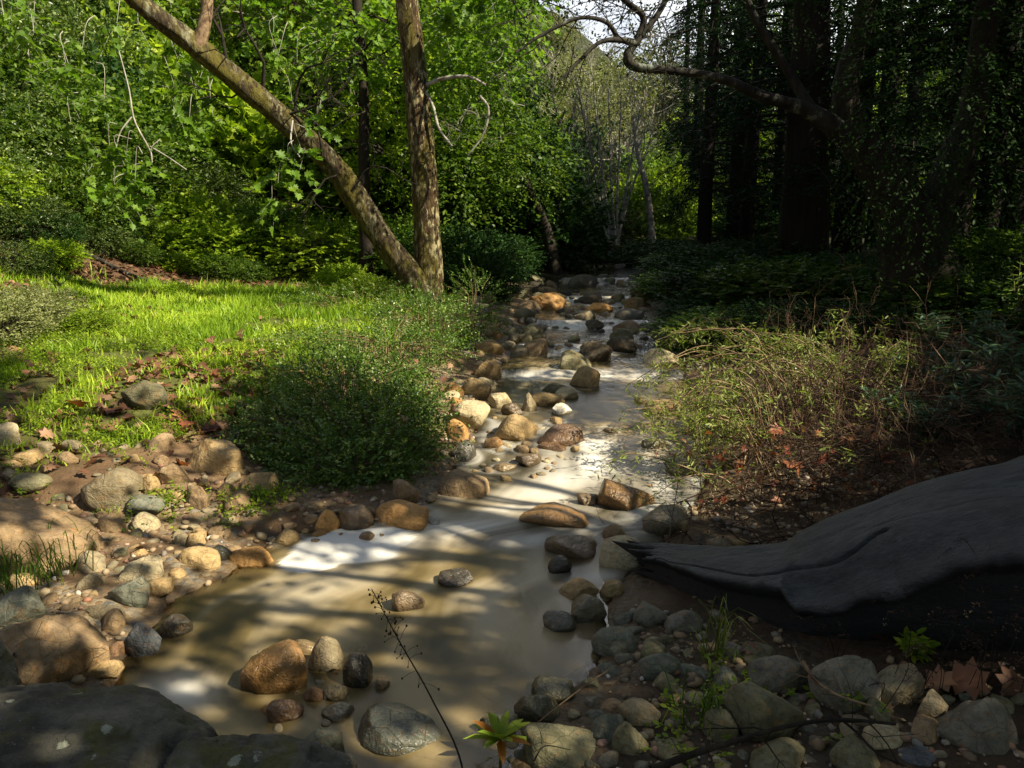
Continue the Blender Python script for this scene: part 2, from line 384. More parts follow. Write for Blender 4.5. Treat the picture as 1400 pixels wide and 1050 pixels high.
col = m.ramp(n1, [(.3, (.07, .043, .022)), (.5, (.17, .105, .055)), (.7, (.27, .18, .10))])
vo = m.n('TexVoronoi', {'Scale': 26, 'Vector': g}); vc = m.n('SeparateColor', {0: vo.outputs['Color']}).outputs[0]
gr = m.ramp(vc, [(0, (.12, .08, .045)), (.4, (.26, .18, .095)), (.7, (.3, .24, .15)), (1, (.17, .165, .15))])
gm = m.ramp(m.noise(1.7, 4, g, .6), [(.42, 0.0), (.56, .9)]); gm = m.math('MULTIPLY', gm, m.attr('peb'))
col = m.mix(gm, col, gr)
col = m.mix(m.math('MULTIPLY', m.attr('grass'), .8), col, m.ramp(n2, [(.3, (.05, .06, .012)), (.7, (.10, .15, .02))]))
lit = m.ramp(m.noise(14, 4, g, .7), [(.3, (.03, .017, .01)), (.55, (.09, .05, .028)), (.72, (.17, .10, .055))])
col = m.mix(m.math('MULTIPLY', m.attr('litter'), .85), col, lit)
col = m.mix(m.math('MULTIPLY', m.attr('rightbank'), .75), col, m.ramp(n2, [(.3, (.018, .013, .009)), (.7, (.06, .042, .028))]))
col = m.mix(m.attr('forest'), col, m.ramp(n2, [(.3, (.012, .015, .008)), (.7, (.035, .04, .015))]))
col = m.mix(m.math('MULTIPLY', m.attr('wet'), .55), col, (.035, .024, .013))
ro = m.math('SUBTRACT', .9, m.math('MULTIPLY', m.attr('wet'), .5))
bh = m.math('ADD', n2, m.math('MULTIPLY', m.math('SUBTRACT', 1.0, vo.outputs['Distance']), gm))
EARTH = m.end(m.n('BsdfPrincipled', {'Base Color': col, 'Roughness': ro, 'Normal': m.bump(bh, .8, .03), 'Specular IOR Level': .25}))
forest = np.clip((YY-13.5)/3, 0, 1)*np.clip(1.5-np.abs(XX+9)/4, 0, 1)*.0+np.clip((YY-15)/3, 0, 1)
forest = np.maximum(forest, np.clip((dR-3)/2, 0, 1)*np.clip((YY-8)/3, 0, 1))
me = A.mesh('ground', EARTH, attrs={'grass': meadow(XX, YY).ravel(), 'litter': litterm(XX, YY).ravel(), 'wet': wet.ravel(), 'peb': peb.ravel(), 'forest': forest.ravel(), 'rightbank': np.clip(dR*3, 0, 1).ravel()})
tag(link(me, 'ground'), kind='structure')
# ================================================================== rocks
bm_cache = {}
def ico(sub):
    if sub not in bm_cache:
        import bmesh
        b = bmesh.new(); bmesh.ops.create_icosphere(b, subdivisions=sub, radius=1)
        bm_cache[sub] = (np.array([v.co[:] for v in b.verts]), np.array([[v.index for v in f.verts] for f in b.faces])); b.free()
    return bm_cache[sub]
def random_rot(r):
    a = r.normal(size=3)*.35; c, s = np.cos(a), np.sin(a)
    return np.array([[c[2], -s[2], 0], [s[2], c[2], 0], [0, 0, 1]])@np.array([[1, 0, 0], [0, c[0], -s[0]], [0, s[0], c[0]]])@np.array([[c[1], 0, s[1]], [0, 1, 0], [-s[1], 0, c[1]]])
def rockV(seed, ang=.5, sub=4):
    r = np.random.default_rng(seed); d, Fc = ico(sub); o = r.random(3)*50
    bx = .72 if ang > .55 else (.85 if ang > .42 else .96); V = np.sign(d)*np.abs(d)**bx; V = V/np.abs(V).max(1).mean()*.85; q = random_rot(r); V = V@q
    V = V*(1+.20*fbm(d*1.0+o, 2, seed))[:, None]
    for _ in range(int(3+ang*20)):
        n = nrm(r.normal(size=3)); hh = r.uniform(.62, .95)-.12*ang; t = V@n-hh
        V = V-n*(np.where(t > 0, t, 0)*(.6+.38*ang))[:, None]
    V = V*(1+.05*fbm(d*3.5+o, 4, seed+1)*(1+ang)+.012*fbm(d*14+o, 2, seed+2))[:, None]
    lo, hi = V.min(0), V.max(0); return (V-(lo+hi)/2)/((hi-lo)/2), Fc
def rockmesh(seed, ang, mat, sub=4):
    V, Fc = rockV(seed, ang, sub); a = Acc(); a.add(V, Fc); return a.mesh('stone', mat)
ROCKS = []   # (x,y,r,short,waterline?)
def solve(px, py, w, h, dep=.8):
    c = .1
    for _ in range(4):
        q = hit(px, py, .3*c)
        if q is None: return None
        f = proj(q)[2]; a = w/2*f/F; b = dep*a; th = math.atan2(H-q[2], q[1]); hh = h/2*f/F*1.08
        c = math.sqrt(max(hh*hh-(b*math.sin(th))**2, (.45*a)**2*(min(1, h/w*1.3))**2))/math.cos(th); c = min(c, 1.5*a)
    return q[0], q[1], q[2]+.3*c, a, b, c*1.06
HERO = [
 # px,py,w,h,colour,wet,ang,short name
 (295,632,80,58,'tan',0,.7,'squarish tan boulder under the red leaves of the left bank'),
 (158,667,84,58,'greytan',0,.35,'round grey-brown boulder with a dark top on the left bank'),
 (34,744,190,112,'brown',0,.8,'big brown slab boulder at the left edge'),
 (68,900,136,98,'brown',0,.7,'blocky brown boulder behind the lichen boulder'),
 (355,664,50,34,'tan',0,.4,'tan stone at the foot of the bush, right of the squarish boulder'),
 (198,718,40,32,'pale',0,.3,'smooth pale yellow stone on the left bank sand'),
 (195,781,64,42,'pale',0,.9,'pale angular stone with a split face on the sand'),
 (200,692,56,28,'green',0,.4,'flat grey-green stone below the round grey-brown boulder'),
 (272,684,36,38,'brown',0,.9,'pointed brown stone below the squarish boulder'),
 (310,673,30,26,'tan',0,.4,'small tan stone tucked under the squarish boulder'),
 (206,668,26,36,'tan',0,.5,'narrow tan stone leaning on the round grey-brown boulder'),
 (238,652,44,36,'brown',0,.8,'angular reddish stone between the two big bank boulders'),
 (22,838,84,60,'green',0,.8,'pale green-grey flat rock at the left edge'),
 (180,815,56,50,'green',0,.6,'grey-green stone at the waterside gravel'),
 (14,598,34,36,'pale',0,.5,'pale grey stone in grass at the left edge'),
 (198,545,64,44,'olive',0,.4,'mossy olive boulder sunk in the grass'),
 (42,660,56,24,'olive',0,.3,'flat olive stone left of the round boulder'),
 (92,630,36,24,'brown',0,.3,'oval brown stone on dark soil of the left bank'),
 (550,710,80,44,'orange',0,.5,'orange-tan boulder beside the white foam'),
 (553,676,38,36,'brown',0,.9,'pointed brown stone behind the orange-tan boulder'),
 (487,711,50,36,'brown',1,.3,'wet brown stone at the water edge under the bush'),
 (447,715,38,34,'orange',0,.3,'rusty round stone left of the wet brown one'),
 (345,765,60,34,'orange',0,.8,'long rust-stained stone at the pool edge'),
 (303,760,32,28,'green',1,.4,'grey-green wet stone at the pool edge'),
 (392,737,34,24,'tan',0,.5,'small tan wedge at the tip of the foam'),
 (268,742,28,24,'tan',0,.5,'lone tan stone on the sand near the pool'),
 (240,861,44,38,'dark',1,.3,'dark shiny round stone at the left pool edge'),
 (197,882,46,60,'blue',0,.6,'blue-grey upright stone at the left pool edge'),
 (152,858,34,40,'brown',0,.6,'brown upright stone behind the blocky boulder'),
 (160,892,32,28,'red',0,.6,'dark red stone right of the blocky boulder'),
 (146,918,44,28,'tan',0,.5,'low tan stone in front of the blocky boulder'),
 (592,716,20,22,'white',1,.8,'white chip right of the orange-tan boulder'),
 (636,667,70,42,'brown',0,.4,'smooth brown boulder at the right foot of the bush'),
 (633,622,38,36,'grey',1,.5,'grey wet stone between bush and stream'),
 (703,591,68,48,'tan',0,.6,'large flat-topped tan boulder in midstream'),
 (767,601,64,38,'red',1,.6,'shiny red-brown boulder right of the flat-topped one'),
 (675,608,28,20,'orange',1,.5,'small rusty stone left of the flat-topped boulder'),
 (755,612,40,16,'red',1,.7,'low wet ledge stone below the red-brown boulder'),
 (722,631,36,24,'brown',1,.8,'slanting brown stone in the shallow rapids'),
 (690,640,34,14,'tan',1,.5,'flat tan stone just above water in the rapids'),
 (799,521,42,38,'tan',0,.4,'tall round tan boulder with a shaded cap in midstream'),
 (786,497,48,34,'olive',0,.5,'olive boulder behind the tall round one'),
 (813,487,50,38,'dark',0,.7,'dark angular boulder behind the tall round one'),
 (768,562,28,20,'white',0,.9,'small white pyramid stone in midstream'),
 (748,548,50,24,'tan',0,.4,'tan stone in the midstream row'),
 (775,541,34,20,'pale',0,.5,'pale stone at the right end of the midstream row'),
 (722,556,24,40,'greytan',0,.7,'upright grey-brown stone in the midstream row'),
 (684,552,34,28,'pale',0,.9,'cream pointed stone at the left end of the midstream row'),
 (700,563,32,22,'brown',1,.5,'brown wet stone in front of the cream pointed one'),
 (760,532,44,16,'olive',0,.7,'flat olive slab at the back of the midstream row'),
 (855,685,80,52,'orange',1,.6,'amber wet boulder in the right rapids'),
 (754,707,92,34,'orange',1,.4,'low amber wet rock in the middle of the rapids'),
 (803,687,32,22,'brown',1,.6,'brown wet stone between the two amber rocks'),
 (905,559,54,26,'tan',0,.3,'tan stone under the overhanging brush tips'),
 (876,549,18,12,'tan',0,.6,'tiny tan stone left of the brush tips'),
 (895,608,38,22,'olive',1,.4,'olive-tipped stone in the creamy water on the right'),
 (834,590,22,10,'tan',1,.4,'flat tan stone barely above creamy water'),
 (932,640,56,28,'olive',1,.6,'mossy stone at the right bank under the brush'),
 (908,714,72,44,'greytan',1,.4,'grey submerged boulder right of the amber boulder'),
 (782,750,76,38,'brown',1,.3,'long dark brown stone left of the pale boulder'),
 (841,733,42,28,'brown',0,.4,'small brown stone behind the pale boulder'),
 (856,761,80,50,'pale',0,.3,'pale smooth boulder at the tip of the log'),
 (765,775,34,28,'dark',1,.3,'small dark stone below the long dark brown one'),
 (622,793,50,26,'dark',1,.6,'dark wet stone alone in the pool'),
 (558,824,46,34,'brown',1,.4,'brown cone-shaped stone alone in the pool'),
 (792,809,58,32,'tan',0,.7,'tan wedge stone at the right of the pool'),
 (805,838,50,44,'greytan',1,.3,'round grey-brown stone at the right of the pool'),
 (835,808,34,26,'tan',0,.5,'tan stone in the shadow of the log tip'),
 (765,852,46,32,'grey',1,.4,'grey stone just under the pool surface'),
 (842,882,68,42,'green',0,.3,'smooth pale green-grey stone on the right shore'),
 (888,845,46,40,'grey',0,.5,'grey stone under the log tip'),
 (935,855,56,36,'grey',0,.6,'low grey stone under the log'),
 (902,912,58,38,'green',0,.7,'square grey-green stone on the dark sand'),
 (378,922,92,80,'orange',1,.4,'large rust-orange boulder in the near pool'),
 (446,905,46,62,'greytan',0,.4,'egg-shaped grey-brown stone standing in the near pool'),
 (487,925,42,56,'dark',1,.3,'dark brown upright stone in the near pool'),
 (415,886,44,24,'tan',1,.4,'low tan stone behind the egg-shaped one'),
 (428,952,32,28,'red',0,.5,'small brown stone in front of the egg-shaped one'),
 (459,950,30,26,'greytan',0,.5,'small cracked stone right of the small brown one'),
 (390,976,50,38,'red',1,.5,'brown stone in front of the rust-orange boulder'),
 (461,977,44,24,'greytan',1,.4,'flat grey-brown stone in the near pool'),
 (545,1002,124,62,'green',1,.5,'broad grey-green boulder in the near water'),
 (437,1024,72,52,'green',0,.8,'pale wedge stone beside the lichen boulder'),
 (735,972,62,42,'olive',1,.4,'olive round stone at the near right shore'),
 (756,944,62,34,'olive',1,.4,'dim olive stone in the near shallows'),
 (680,994,52,38,'green',0,.8,'triangular grey-green stone behind the yellow-green plant'),
 (770,1020,112,58,'olive',0,.4,'broad olive-grey boulder right of the yellow-green plant'),
 (862,1016,52,50,'olive',0,.6,'egg-shaped olive stone right of the broad boulder'),
 (1045,976,104,80,'olive',0,.6,'peaked olive boulder at the lower right'),
 (1060,925,80,56,'grey',0,.5,'grey boulder behind the peaked olive one'),
 (1152,940,90,84,'grey',0,.4,'tall grey boulder at the lower right'),
 (1218,945,76,64,'greytan',0,.7,'pale-topped boulder below the green seedling'),
 (1272,975,44,52,'greytan',0,.6,'small blocky stone right of the pale-topped boulder'),
 (1335,1005,100,90,'grey',0,.8,'large grey rock in the lower right corner'),
 (1062,1036,88,52,'olive',0,.5,'olive stone under the long fallen branch'),
 (1165,1036,64,50,'olive',0,.5,'yellowish stone at the bottom edge right of the branch'),
 (1206,1010,56,36,'pale',0,.4,'small pale stone above the yellowish one'),
 (985,1000,50,46,'olive',0,.4,'olive stone left of the peaked boulder'),
 (1255,1036,60,28,'blue',0,.3,'blue-grey flat stone at the bottom edge'),
 (1000,890,44,26,'grey',0,.5,'grey stone in the shadow under the log'),
 (843,968,44,18,'brown',0,.9,'small flat brown shard on the dark sand'),
 (835,935,28,12,'brown',0,.8,'tiny brown shard near the twig'),
 (985,748,40,24,'greytan',0,.4,'stone behind the log under the brush'),
 (1012,746,26,18,'tan',0,.5,'tan stone behind the log under the brush'),
 (797,389,40,24,'grey',0,.6,'big grey boulder far up the stream'),
 (748,418,52,30,'orange',0,.7,'slab with an orange cap far upstream on the left'),
 (818,423,42,18,'orange',0,.6,'low orange-brown boulder far upstream'),
 (868,419,28,24,'tan',0,.5,'tan-sided boulder far upstream on the right'),
 (806,409,36,12,'dark',0,.5,'dark flat rock far upstream in the middle'),
 (860,432,40,18,'grey',0,.3,'rounded grey boulder far upstream right'),
 (728,458,30,26,'olive',0,.5,'olive boulder on the left side of the upper stream'),
 (733,480,34,30,'brown',0,.5,'brown boulder at the left of the upper stream'),
 (850,475,44,26,'dark',0,.5,'dark olive boulder at the right of the upper stream'),
 (850,460,36,20,'olive',0,.5,'olive boulder beyond the dark one on the upper stream'),
 (813,447,24,18,'dark',0,.8,'small dark wedge in the upper stream'),
 (905,492,50,26,'pale',0,.4,'pale boulder half hidden by the brush tips'),
 (670,478,40,24,'tan',0,.5,'tan stone on the steep left bank'),
 (668,510,36,30,'tan',0,.6,'sunlit tan stone on the steep left bank'),
 (640,572,56,46,'pale',0,.8,'light sandy rock on the bank edge beside the bush'),
 (652,535,44,34,'tan',0,.6,'sunlit rock above the midstream row on the bank'),
]
seed = 100
for px, py, w, h, c, wt, ang, short in HERO:
    seed += 1; q = solve(px, py, w, h)
    if q is None: continue
    x, y, z, a, b, cc = q
    me = rockmesh(seed, ang, rockmat(c, bool(wt)), 4); cat = 'boulder' if a > .13 else 'stone'
    o = link(me, cat if cat == 'boulder' else 'river_stone', None, (x, y, z)); o.scale = (a, b, cc); o.rotation_euler = (random.uniform(-.1, .1), random.uniform(-.1, .1), random.uniform(-.3, .3))
    tag(o, short, cat, 'stones along the creek'); ROCKS.append((x, y, a, short))
def lich(x, y, z, sx, sy, sz, sd, label):
    V, Fc = rockV(sd, .35, 6); d, _ = ico(6)
    V = V*(1+.07*fbm(d*4, 5, sd)+.02*fbm(d*18, 3, sd))[:, None]; a = Acc(); a.add(V*[sx, sy, sz], Fc)
    o = link(a.mesh('boulder', LICH), 'boulder', None, (x, y, z)); tag(o, label, 'boulder', 'lichen boulders in the near left corner'); ROCKS.append((x, y, max(sx, sy), label))
LICH = lichenmat()
lich(-1.50, 2.22, .05, .64, .42, .42, 901, 'large dark boulder with pale lichen spots in the lower left corner')
lich(-.80, 2.24, .03, .36, .30, .36, 902, 'smooth dark boulder right of the lichen-spotted one, at the bottom edge')
lich(-1.98, 2.62, .3, .2, .2, .2, 903, 'small dark speckled boulder at the far left of the lichen boulders')
lich(-.52, 2.1, .08, .16, .16, .26, 904, 'low dark boulder at the bottom edge beside the pale wedge stone')
# filler stones
PROTO = {}
def pick(cols): return random.choice(cols)
def inpoly(px, py, poly):
    r = False; j = len(poly)-1
    for i in range(len(poly)):
        a, b = poly[i]; c, d = poly[j]
        if (b > py) != (d > py) and px < (c-a)*(py-b)/(d-b)+a: r = not r
        j = i
    return r
ZONES = [
 ([(0,610),(250,600),(400,660),(430,695),(600,695),(545,720),(400,742),(300,785),(205,845),(180,930),(0,945)], 120, (.03, .12), ['tan', 'brown', 'brown', 'greytan', 'tan', 'olive', 'greytan'], 'small {c} stone on the left bank'),
 ([(400,690),(540,690),(540,735),(395,745),(300,775),(330,740)], 22, (.03, .06), ['brown', 'orange', 'tan'], 'small {c} stone at the pool edge'),
 ([(600,600),(640,600),(700,470),(655,430),(640,480),(610,560)], 40, (.05, .14), ['tan', 'pale', 'orange', 'greytan'], '{c} stone on the steep bank beside the bush'),
 ([(640,400),(765,378),(850,378),(950,450),(930,500),(870,475),(800,440),(755,440),(720,500),(650,470)], 120, (.07, .24), ['grey', 'olive', 'brown', 'dark', 'greytan'], '{c} boulder at the side of the upper stream'),
 ([(760,385),(840,385),(880,480),(720,500)], 36, (.05, .15), ['grey', 'dark', 'olive', 'brown'], '{c} rock standing in the upper stream'),
 ([(830,840),(1000,880),(1100,930),(1400,960),(1400,1050),(640,1050),(800,950)], 90, (.025, .09), ['grey', 'olive', 'greytan', 'brown', 'green'], 'shaded {c} stone on the right shore'),
 ([(335,890),(520,885),(530,990),(380,1005),(340,960)], 13, (.022, .05), ['brown', 'greytan', 'orange', 'olive'], '{c} pebble-sized stone in the near pool'),
 ([(560,640),(700,560),(780,580),(800,640),(700,660)], 16, (.03, .08), ['tan', 'brown', 'greytan'], '{c} stone in the rapids'),
 ([(640,545),(720,560),(780,640),(640,650)], 26, (.025, .07), ['tan', 'brown', 'pale'], '{c} stone in the shallows by the midstream boulders'),
]
CN = {'tan': 'tan', 'brown': 'brown', 'greytan': 'grey-brown', 'orange': 'rusty', 'olive': 'olive', 'pale': 'pale', 'red': 'reddish', 'grey': 'grey', 'dark': 'dark', 'green': 'grey-green'}
NAMED = list(ROCKS); FL = []
for zi, (poly, n, (r0, r1), cols, tmpl) in enumerate(ZONES):
    xs = [p[0] for p in poly]; ys = [p[1] for p in poly]; k = 0; tries = 0
    while k < n and tries < 4000:
        tries += 1; px = random.uniform(min(xs), max(xs)); py = random.uniform(min(ys), max(ys))
        if not inpoly(px, py, poly): continue
        q = hit(px, py)
        if q is None: continue
        r = r0+(r1-r0)*random.random()**1.8
        if zi == 3 and Lx(q[1])+.05 < q[0] < Rx(q[1])-.05 and random.random() < .85: continue
        if any((q[0]-a)**2+(q[1]-b)**2 < (.72*(r+rr))**2 for a, b, rr, _ in ROCKS): continue
        c = pick(cols); key = (c, random.randint(0, 2))
        if key not in PROTO: PROTO[key] = rockmesh(300+len(PROTO), random.uniform(.45, 1), rockmat(c, False), 3)
        ROCKS.append((q[0], q[1], r, '')); k += 1; FL.append((key, r, tmpl.format(c=CN[c]), px, py, q))
used = {}
ORD = ['', 'second ', 'third ', 'fourth ', 'fifth ', 'sixth ']
def near_named(q, kk=0):
    d = sorted(((q[0]-a)**2+(q[1]-b)**2, i) for i, (a, b, _, s) in enumerate(NAMED)); i = d[kk][1]; a, b, _, s = NAMED[i]
    dx, dy = q[0]-a, q[1]-b
    w = ('right of' if dx > 0 else 'left of') if abs(dx) > abs(dy) else ('behind' if dy > 0 else 'in front of')
    return w, s
FL.sort(key=lambda e: -e[1]/proj(e[5])[2]); NI = 298-len(NAMED); SMALL = Acc(); CI = {c_: i_ for i_, c_ in enumerate(CN)}
for key, r, t, px, py, q in FL[NI:]:
    V, Fc = rockV(700+random.randint(0, 20), .8, 2); a_ = random.uniform(0, 6.3); V = V*[r, r*random.uniform(.65, 1), r*random.uniform(.5, .8)]; V = V@np.array([[math.cos(a_), math.sin(a_), 0], [-math.sin(a_), math.cos(a_), 0], [0, 0, 1]]); SMALL.add(V+np.array([q[0], q[1], q[2]+r*.1]), Fc, CI[key[0]]/9)
for key, r, t, px, py, q in FL[:NI]:
    o = link(PROTO[key], 'river_stone', None, (q[0], q[1], q[2]+r*.1)); o.scale = (r, r*random.uniform(.65, 1), r*random.uniform(.5, .8)); o.rotation_euler = (random.uniform(-.3, .3), random.uniform(-.3, .3), random.uniform(0, 6.3))
    for kk in range(4):
        w, s = near_named(q, kk); s2 = ' '.join(s.split()[:9]); lb = f"{t.split(' on the')[0].split(' at the')[0].split(' in the')[0]} {w} the {s2}"
        if lb not in used: break
    used[lb] = 1; tag(o, ' '.join(lb.split()[:16]), 'stone', 'stones along the creek')
m = M('small_stone_mix'); ks = list(CN); col = m.ramp(m.attr('tint'), [(max(0, (i_-.45)/9), mul(ROCKC[k_], .9)) for i_, k_ in enumerate(ks)], 'CONSTANT'); g = m.pos()
col = m.mix(1.0, col, m.ramp(m.noise(12, 5, g, .65), [(.3, .6), (.7, 1.25)]), 'MULTIPLY')
SM = m.end(m.n('BsdfPrincipled', {'Base Color': col, 'Roughness': .75, 'Normal': m.bump(m.noise(20, 5, g, .65), .7, .03)}))
tag(link(SMALL.mesh('small_stones', SM), 'small_stones'), 'small mixed cobbles filling the banks and shallows', 'stones', kind='stuff')
# gravel and pebbles
A = Acc(); d1, f1 = ico(1)
n = 16000; gx_ = RG.uniform(-5, 4.5, n*3); gy_ = RG.uniform(1.6, 10, n*3); ds = np.maximum(Lx(gy_)-gx_, gx_-Rx(gy_))
keep = (ds > -.25) & (ds < 2.0) & (RG.random(n*3) < np.clip(fb2(gx_, gy_, 1.2, 2, 77)*2.2+.45, .05, 1)*np.clip(1.3-ds/2.2, 0, 1)); gx_, gy_ = gx_[keep][:n], gy_[keep][:n]
zz = gz(gx_, gy_); r = .006+.028*RG.random(len(gx_))**3
for v in range(6):
    idx = np.arange(len(gx_))[v::6]; D = d1*(1+.25*RG.normal(size=(len(d1), 1))*.6); th = RG.random(len(idx))*6.28
    sc = np.stack([r[idx], r[idx]*RG.uniform(.6, 1, len(idx)), r[idx]*RG.uniform(.4, .8, len(idx))], 1)
    V = D[None]*sc[:, None, :]; c, s = np.cos(th)[:, None], np.sin(th)[:, None]
    V = np.stack([V[..., 0]*c-V[..., 1]*s, V[..., 0]*s+V[..., 1]*c, V[..., 2]], -1)+np.stack([gx_[idx], gy_[idx], zz[idx]+r[idx]*.2], 1)[:, None, :]
    A.add(V.reshape(-1, 3), (f1[None]+(np.arange(len(idx))*len(d1))[:, None, None]).reshape(-1, 3), np.repeat(RG.random(len(idx)), len(d1)))
m = M('pebbles'); col = m.ramp(m.attr('tint'), [(0, (.09, .065, .04)), (.3, (.24, .16, .085)), (.6, (.33, .25, .15)), (.8, (.15, .15, .14)), (.93, (.3, .13, .07)), (1, (.55, .5, .42))])
PEB = m.end(m.n('BsdfPrincipled', {'Base Color': col, 'Roughness': .7}))
tag(link(A.mesh('gravel', PEB), 'gravel'), 'small mixed gravel and pebbles on both shores', 'gravel', kind='stuff')
# ================================================================== water
nu, ys = 130, np.concatenate([np.arange(.6, 10, .022), np.arange(10, 30, .06), np.arange(30, 60, 1.)])
U = np.linspace(0, 1, nu); YY = np.repeat(ys[:, None], nu, 1)
XL = Lx(ys)-.45; XR = Rx(ys)+.45; XX = XL[:, None]+(XR-XL)[:, None]*U[None]
W0 = wl(YY); depth = W0-gz(XX, YY, False)
cross = (XX-Lx(YY))+.35*np.minimum(YY, 6)*0
stre = fbm(np.stack([cross.ravel()*5.5+1.2*fb2(XX, YY, .9, 2, 4).ravel(), YY.ravel()*.9, np.zeros(XX.size)], 1), 4, 61).reshape(XX.shape)
stre2 = fbm(np.stack([cross.ravel()*2+YY.ravel()*.6, YY.ravel()*1.1-cross.ravel()*.5, np.ones(XX.size)], 1), 3, 66).reshape(XX.shape)
rapid = np.clip(1-np.abs(YY-5.0)/.5, 0, 1)+np.clip(1-np.abs(YY-6.6)/.8, 0, 1)*1.1+np.clip((YY-8.3)/1.5, 0, 1)*.45
def blob(px, py, rx, ry):
    q = hit(px, py); a = hit(px, py-ry); b = hit(px, py+ry); f = proj(q)[2]
    ex = rx*f/F; ey = max(.03, (a[1]-b[1])/2); return ((XX-q[0])/ex)**2+((YY-q[1])/ey)**2
foam = np.zeros_like(XX)
for px, py, rx, ry, s in [(640, 728, 90, 12, .75), (700, 742, 60, 9, .7), (600, 735, 60, 14, .5), (880, 700, 60, 22, .8), (900, 665, 60, 22, .85), (940, 655, 40, 30, .8), (935, 700, 40, 20, .7), (840, 640, 90, 22, .85), (790, 655, 70, 18, .7), (700, 675, 90, 16, .6), (820, 612, 40, 10, .8),
                          (750, 680, 70, 12, .55), (690, 700, 60, 10, .6), (235, 950, 55, 22, .8), (830, 790, 60, 10, .5), (760, 728, 80, 10, .4), (800, 700, 70, 12, .5), (930, 690, 30, 20, .8), (520, 742, 70, 16, .6), (790, 450, 80, 20, .15)]:
    foam = np.maximum(foam, s*np.exp(-blob(px, py, rx, ry)*.8)*np.clip(.62+1.1*stre, .06, 1))
p1 = np.minimum(blob(475, 752, 78, 22), np.minimum(blob(425, 768, 42, 14), blob(510, 742, 60, 14)))+.35*fb2(XX, YY, 7, 3, 8)
foam = np.maximum(foam, .95*np.clip((1.12-p1)*5, 0, 1)*np.clip(.95+.25*fb2(XX, YY, 14, 2, 88), 0, 1))
foam = np.maximum(foam, np.clip(rapid*(stre*1.0-.12), 0, .5)*(YY < 9))
for s_ in STEPS: foam = np.maximum(foam, .75*np.exp(-((YY-s_+.12+.18*fb2(XX, YY*0, 1.6, 2, int(s_*3)))/(.10+.012*s_))**2)*np.clip(.55+1.2*stre, 0, 1))
foam = np.maximum(foam, .34*np.clip((stre2*.6+stre*.9)-.12, 0, .6)*np.clip((5.2-YY)/1, 0, 1)*np.clip((YY-3.2)/.8, 0, 1))
foam *= np.clip(depth*22, 0, 1); bulge = np.zeros_like(XX)
for x, y, r, s in ROCKS:
    if Lx(y)-.1 < x < Rx(y)+.1 and r > .05:
        dx, dy = XX-x, YY-y
        if 4.8 < y < 9: foam = np.maximum(foam, (.45 if y < 7.4 else .12)*np.exp(-((np.hypot(dx/(r*1.25), (dy+.0*r)/(r*1.2))-1.0)/.22)**2)*np.clip(.6+stre, 0, 1))
        bulge += .25*r*np.exp(-((dx/(r*1.4))**2+((dy-.7*r)/(r*1.2))**2))*np.clip(rapid*.8, 0, .6)
Zw = W0+.022*np.clip(rapid, 0, 1)*(YY < 8.4)*(stre*.8+stre2)+bulge+.010*np.clip((YY-8.2)/2, 0, 1)*fb2(XX, YY, 4, 2, 90)
op = 1-np.exp(-np.maximum(depth, 0)*17)
op = np.clip(np.maximum(op, np.clip(foam*1.5, 0, .97)), 0, .985)
A = Acc(); nv = len(ys); i = np.arange(nv-1)[:, None]*nu+np.arange(nu-1)[None]
A.add(np.stack([XX, YY, Zw], -1).reshape(-1, 3), np.stack([i, i+1, i+nu+1, i+nu], -1).reshape(-1, 4))
m = M('creek_water'); g = m.pos()
mud = m.ramp(m.attr('flow'), [(.12, (.042, .032, .012)), (.5, (.125, .092, .036)), (.88, (.27, .205, .10))])
col = m.mix(m.attr('foam'), mud, (.82, .80, .74))
mp = m.n('Mapping', {'Vector': g, 'Scale': (1, .45, 1)}).outputs[0]
rip = m.math('ADD', m.noise(7, 3, mp, .5, .5), m.math('MULTIPLY', m.noise(24, 2, mp, .5), m.math('MULTIPLY', m.attr('ripple'), .6)))
nb = m.bump(rip, m.math('ADD', .12, m.math('MULTIPLY', m.attr('ripple'), .5)), .035)
ro = m.math('ADD', m.math('SUBTRACT', .38, m.math('MULTIPLY', m.attr('ripple'), .22)), m.math('MULTIPLY', m.attr('foam'), .5))
p = m.n('BsdfPrincipled', {'Base Color': col, 'Roughness': ro, 'IOR': 1.33, 'Normal': nb})
gl = m.n('BsdfGlossy', {'Color': (1, 1, 1), 'Roughness': .08, 'Normal': nb}); tb = m.n('BsdfTransparent', {'Color': (.8, .72, .55)})
fr = m.n('Fresnel', {'IOR': 1.33, 'Normal': nb}); clear = m.n('MixShader', {0: fr, 1: tb, 2: gl})
WM = m.end(m.n('MixShader', {0: m.attr('opaque'), 1: clear, 2: p}))
flow = np.clip(.45+.8*stre2+.75*stre, 0, 1)
rip_ = np.clip((YY-7.6)/2.5, 0, 1)
tag(link(A.mesh('water', WM, attrs={'foam': foam.ravel(), 'opaque': op.ravel(), 'flow': flow.ravel(), 'ripple': rip_.ravel()}), 'water'), kind='structure')
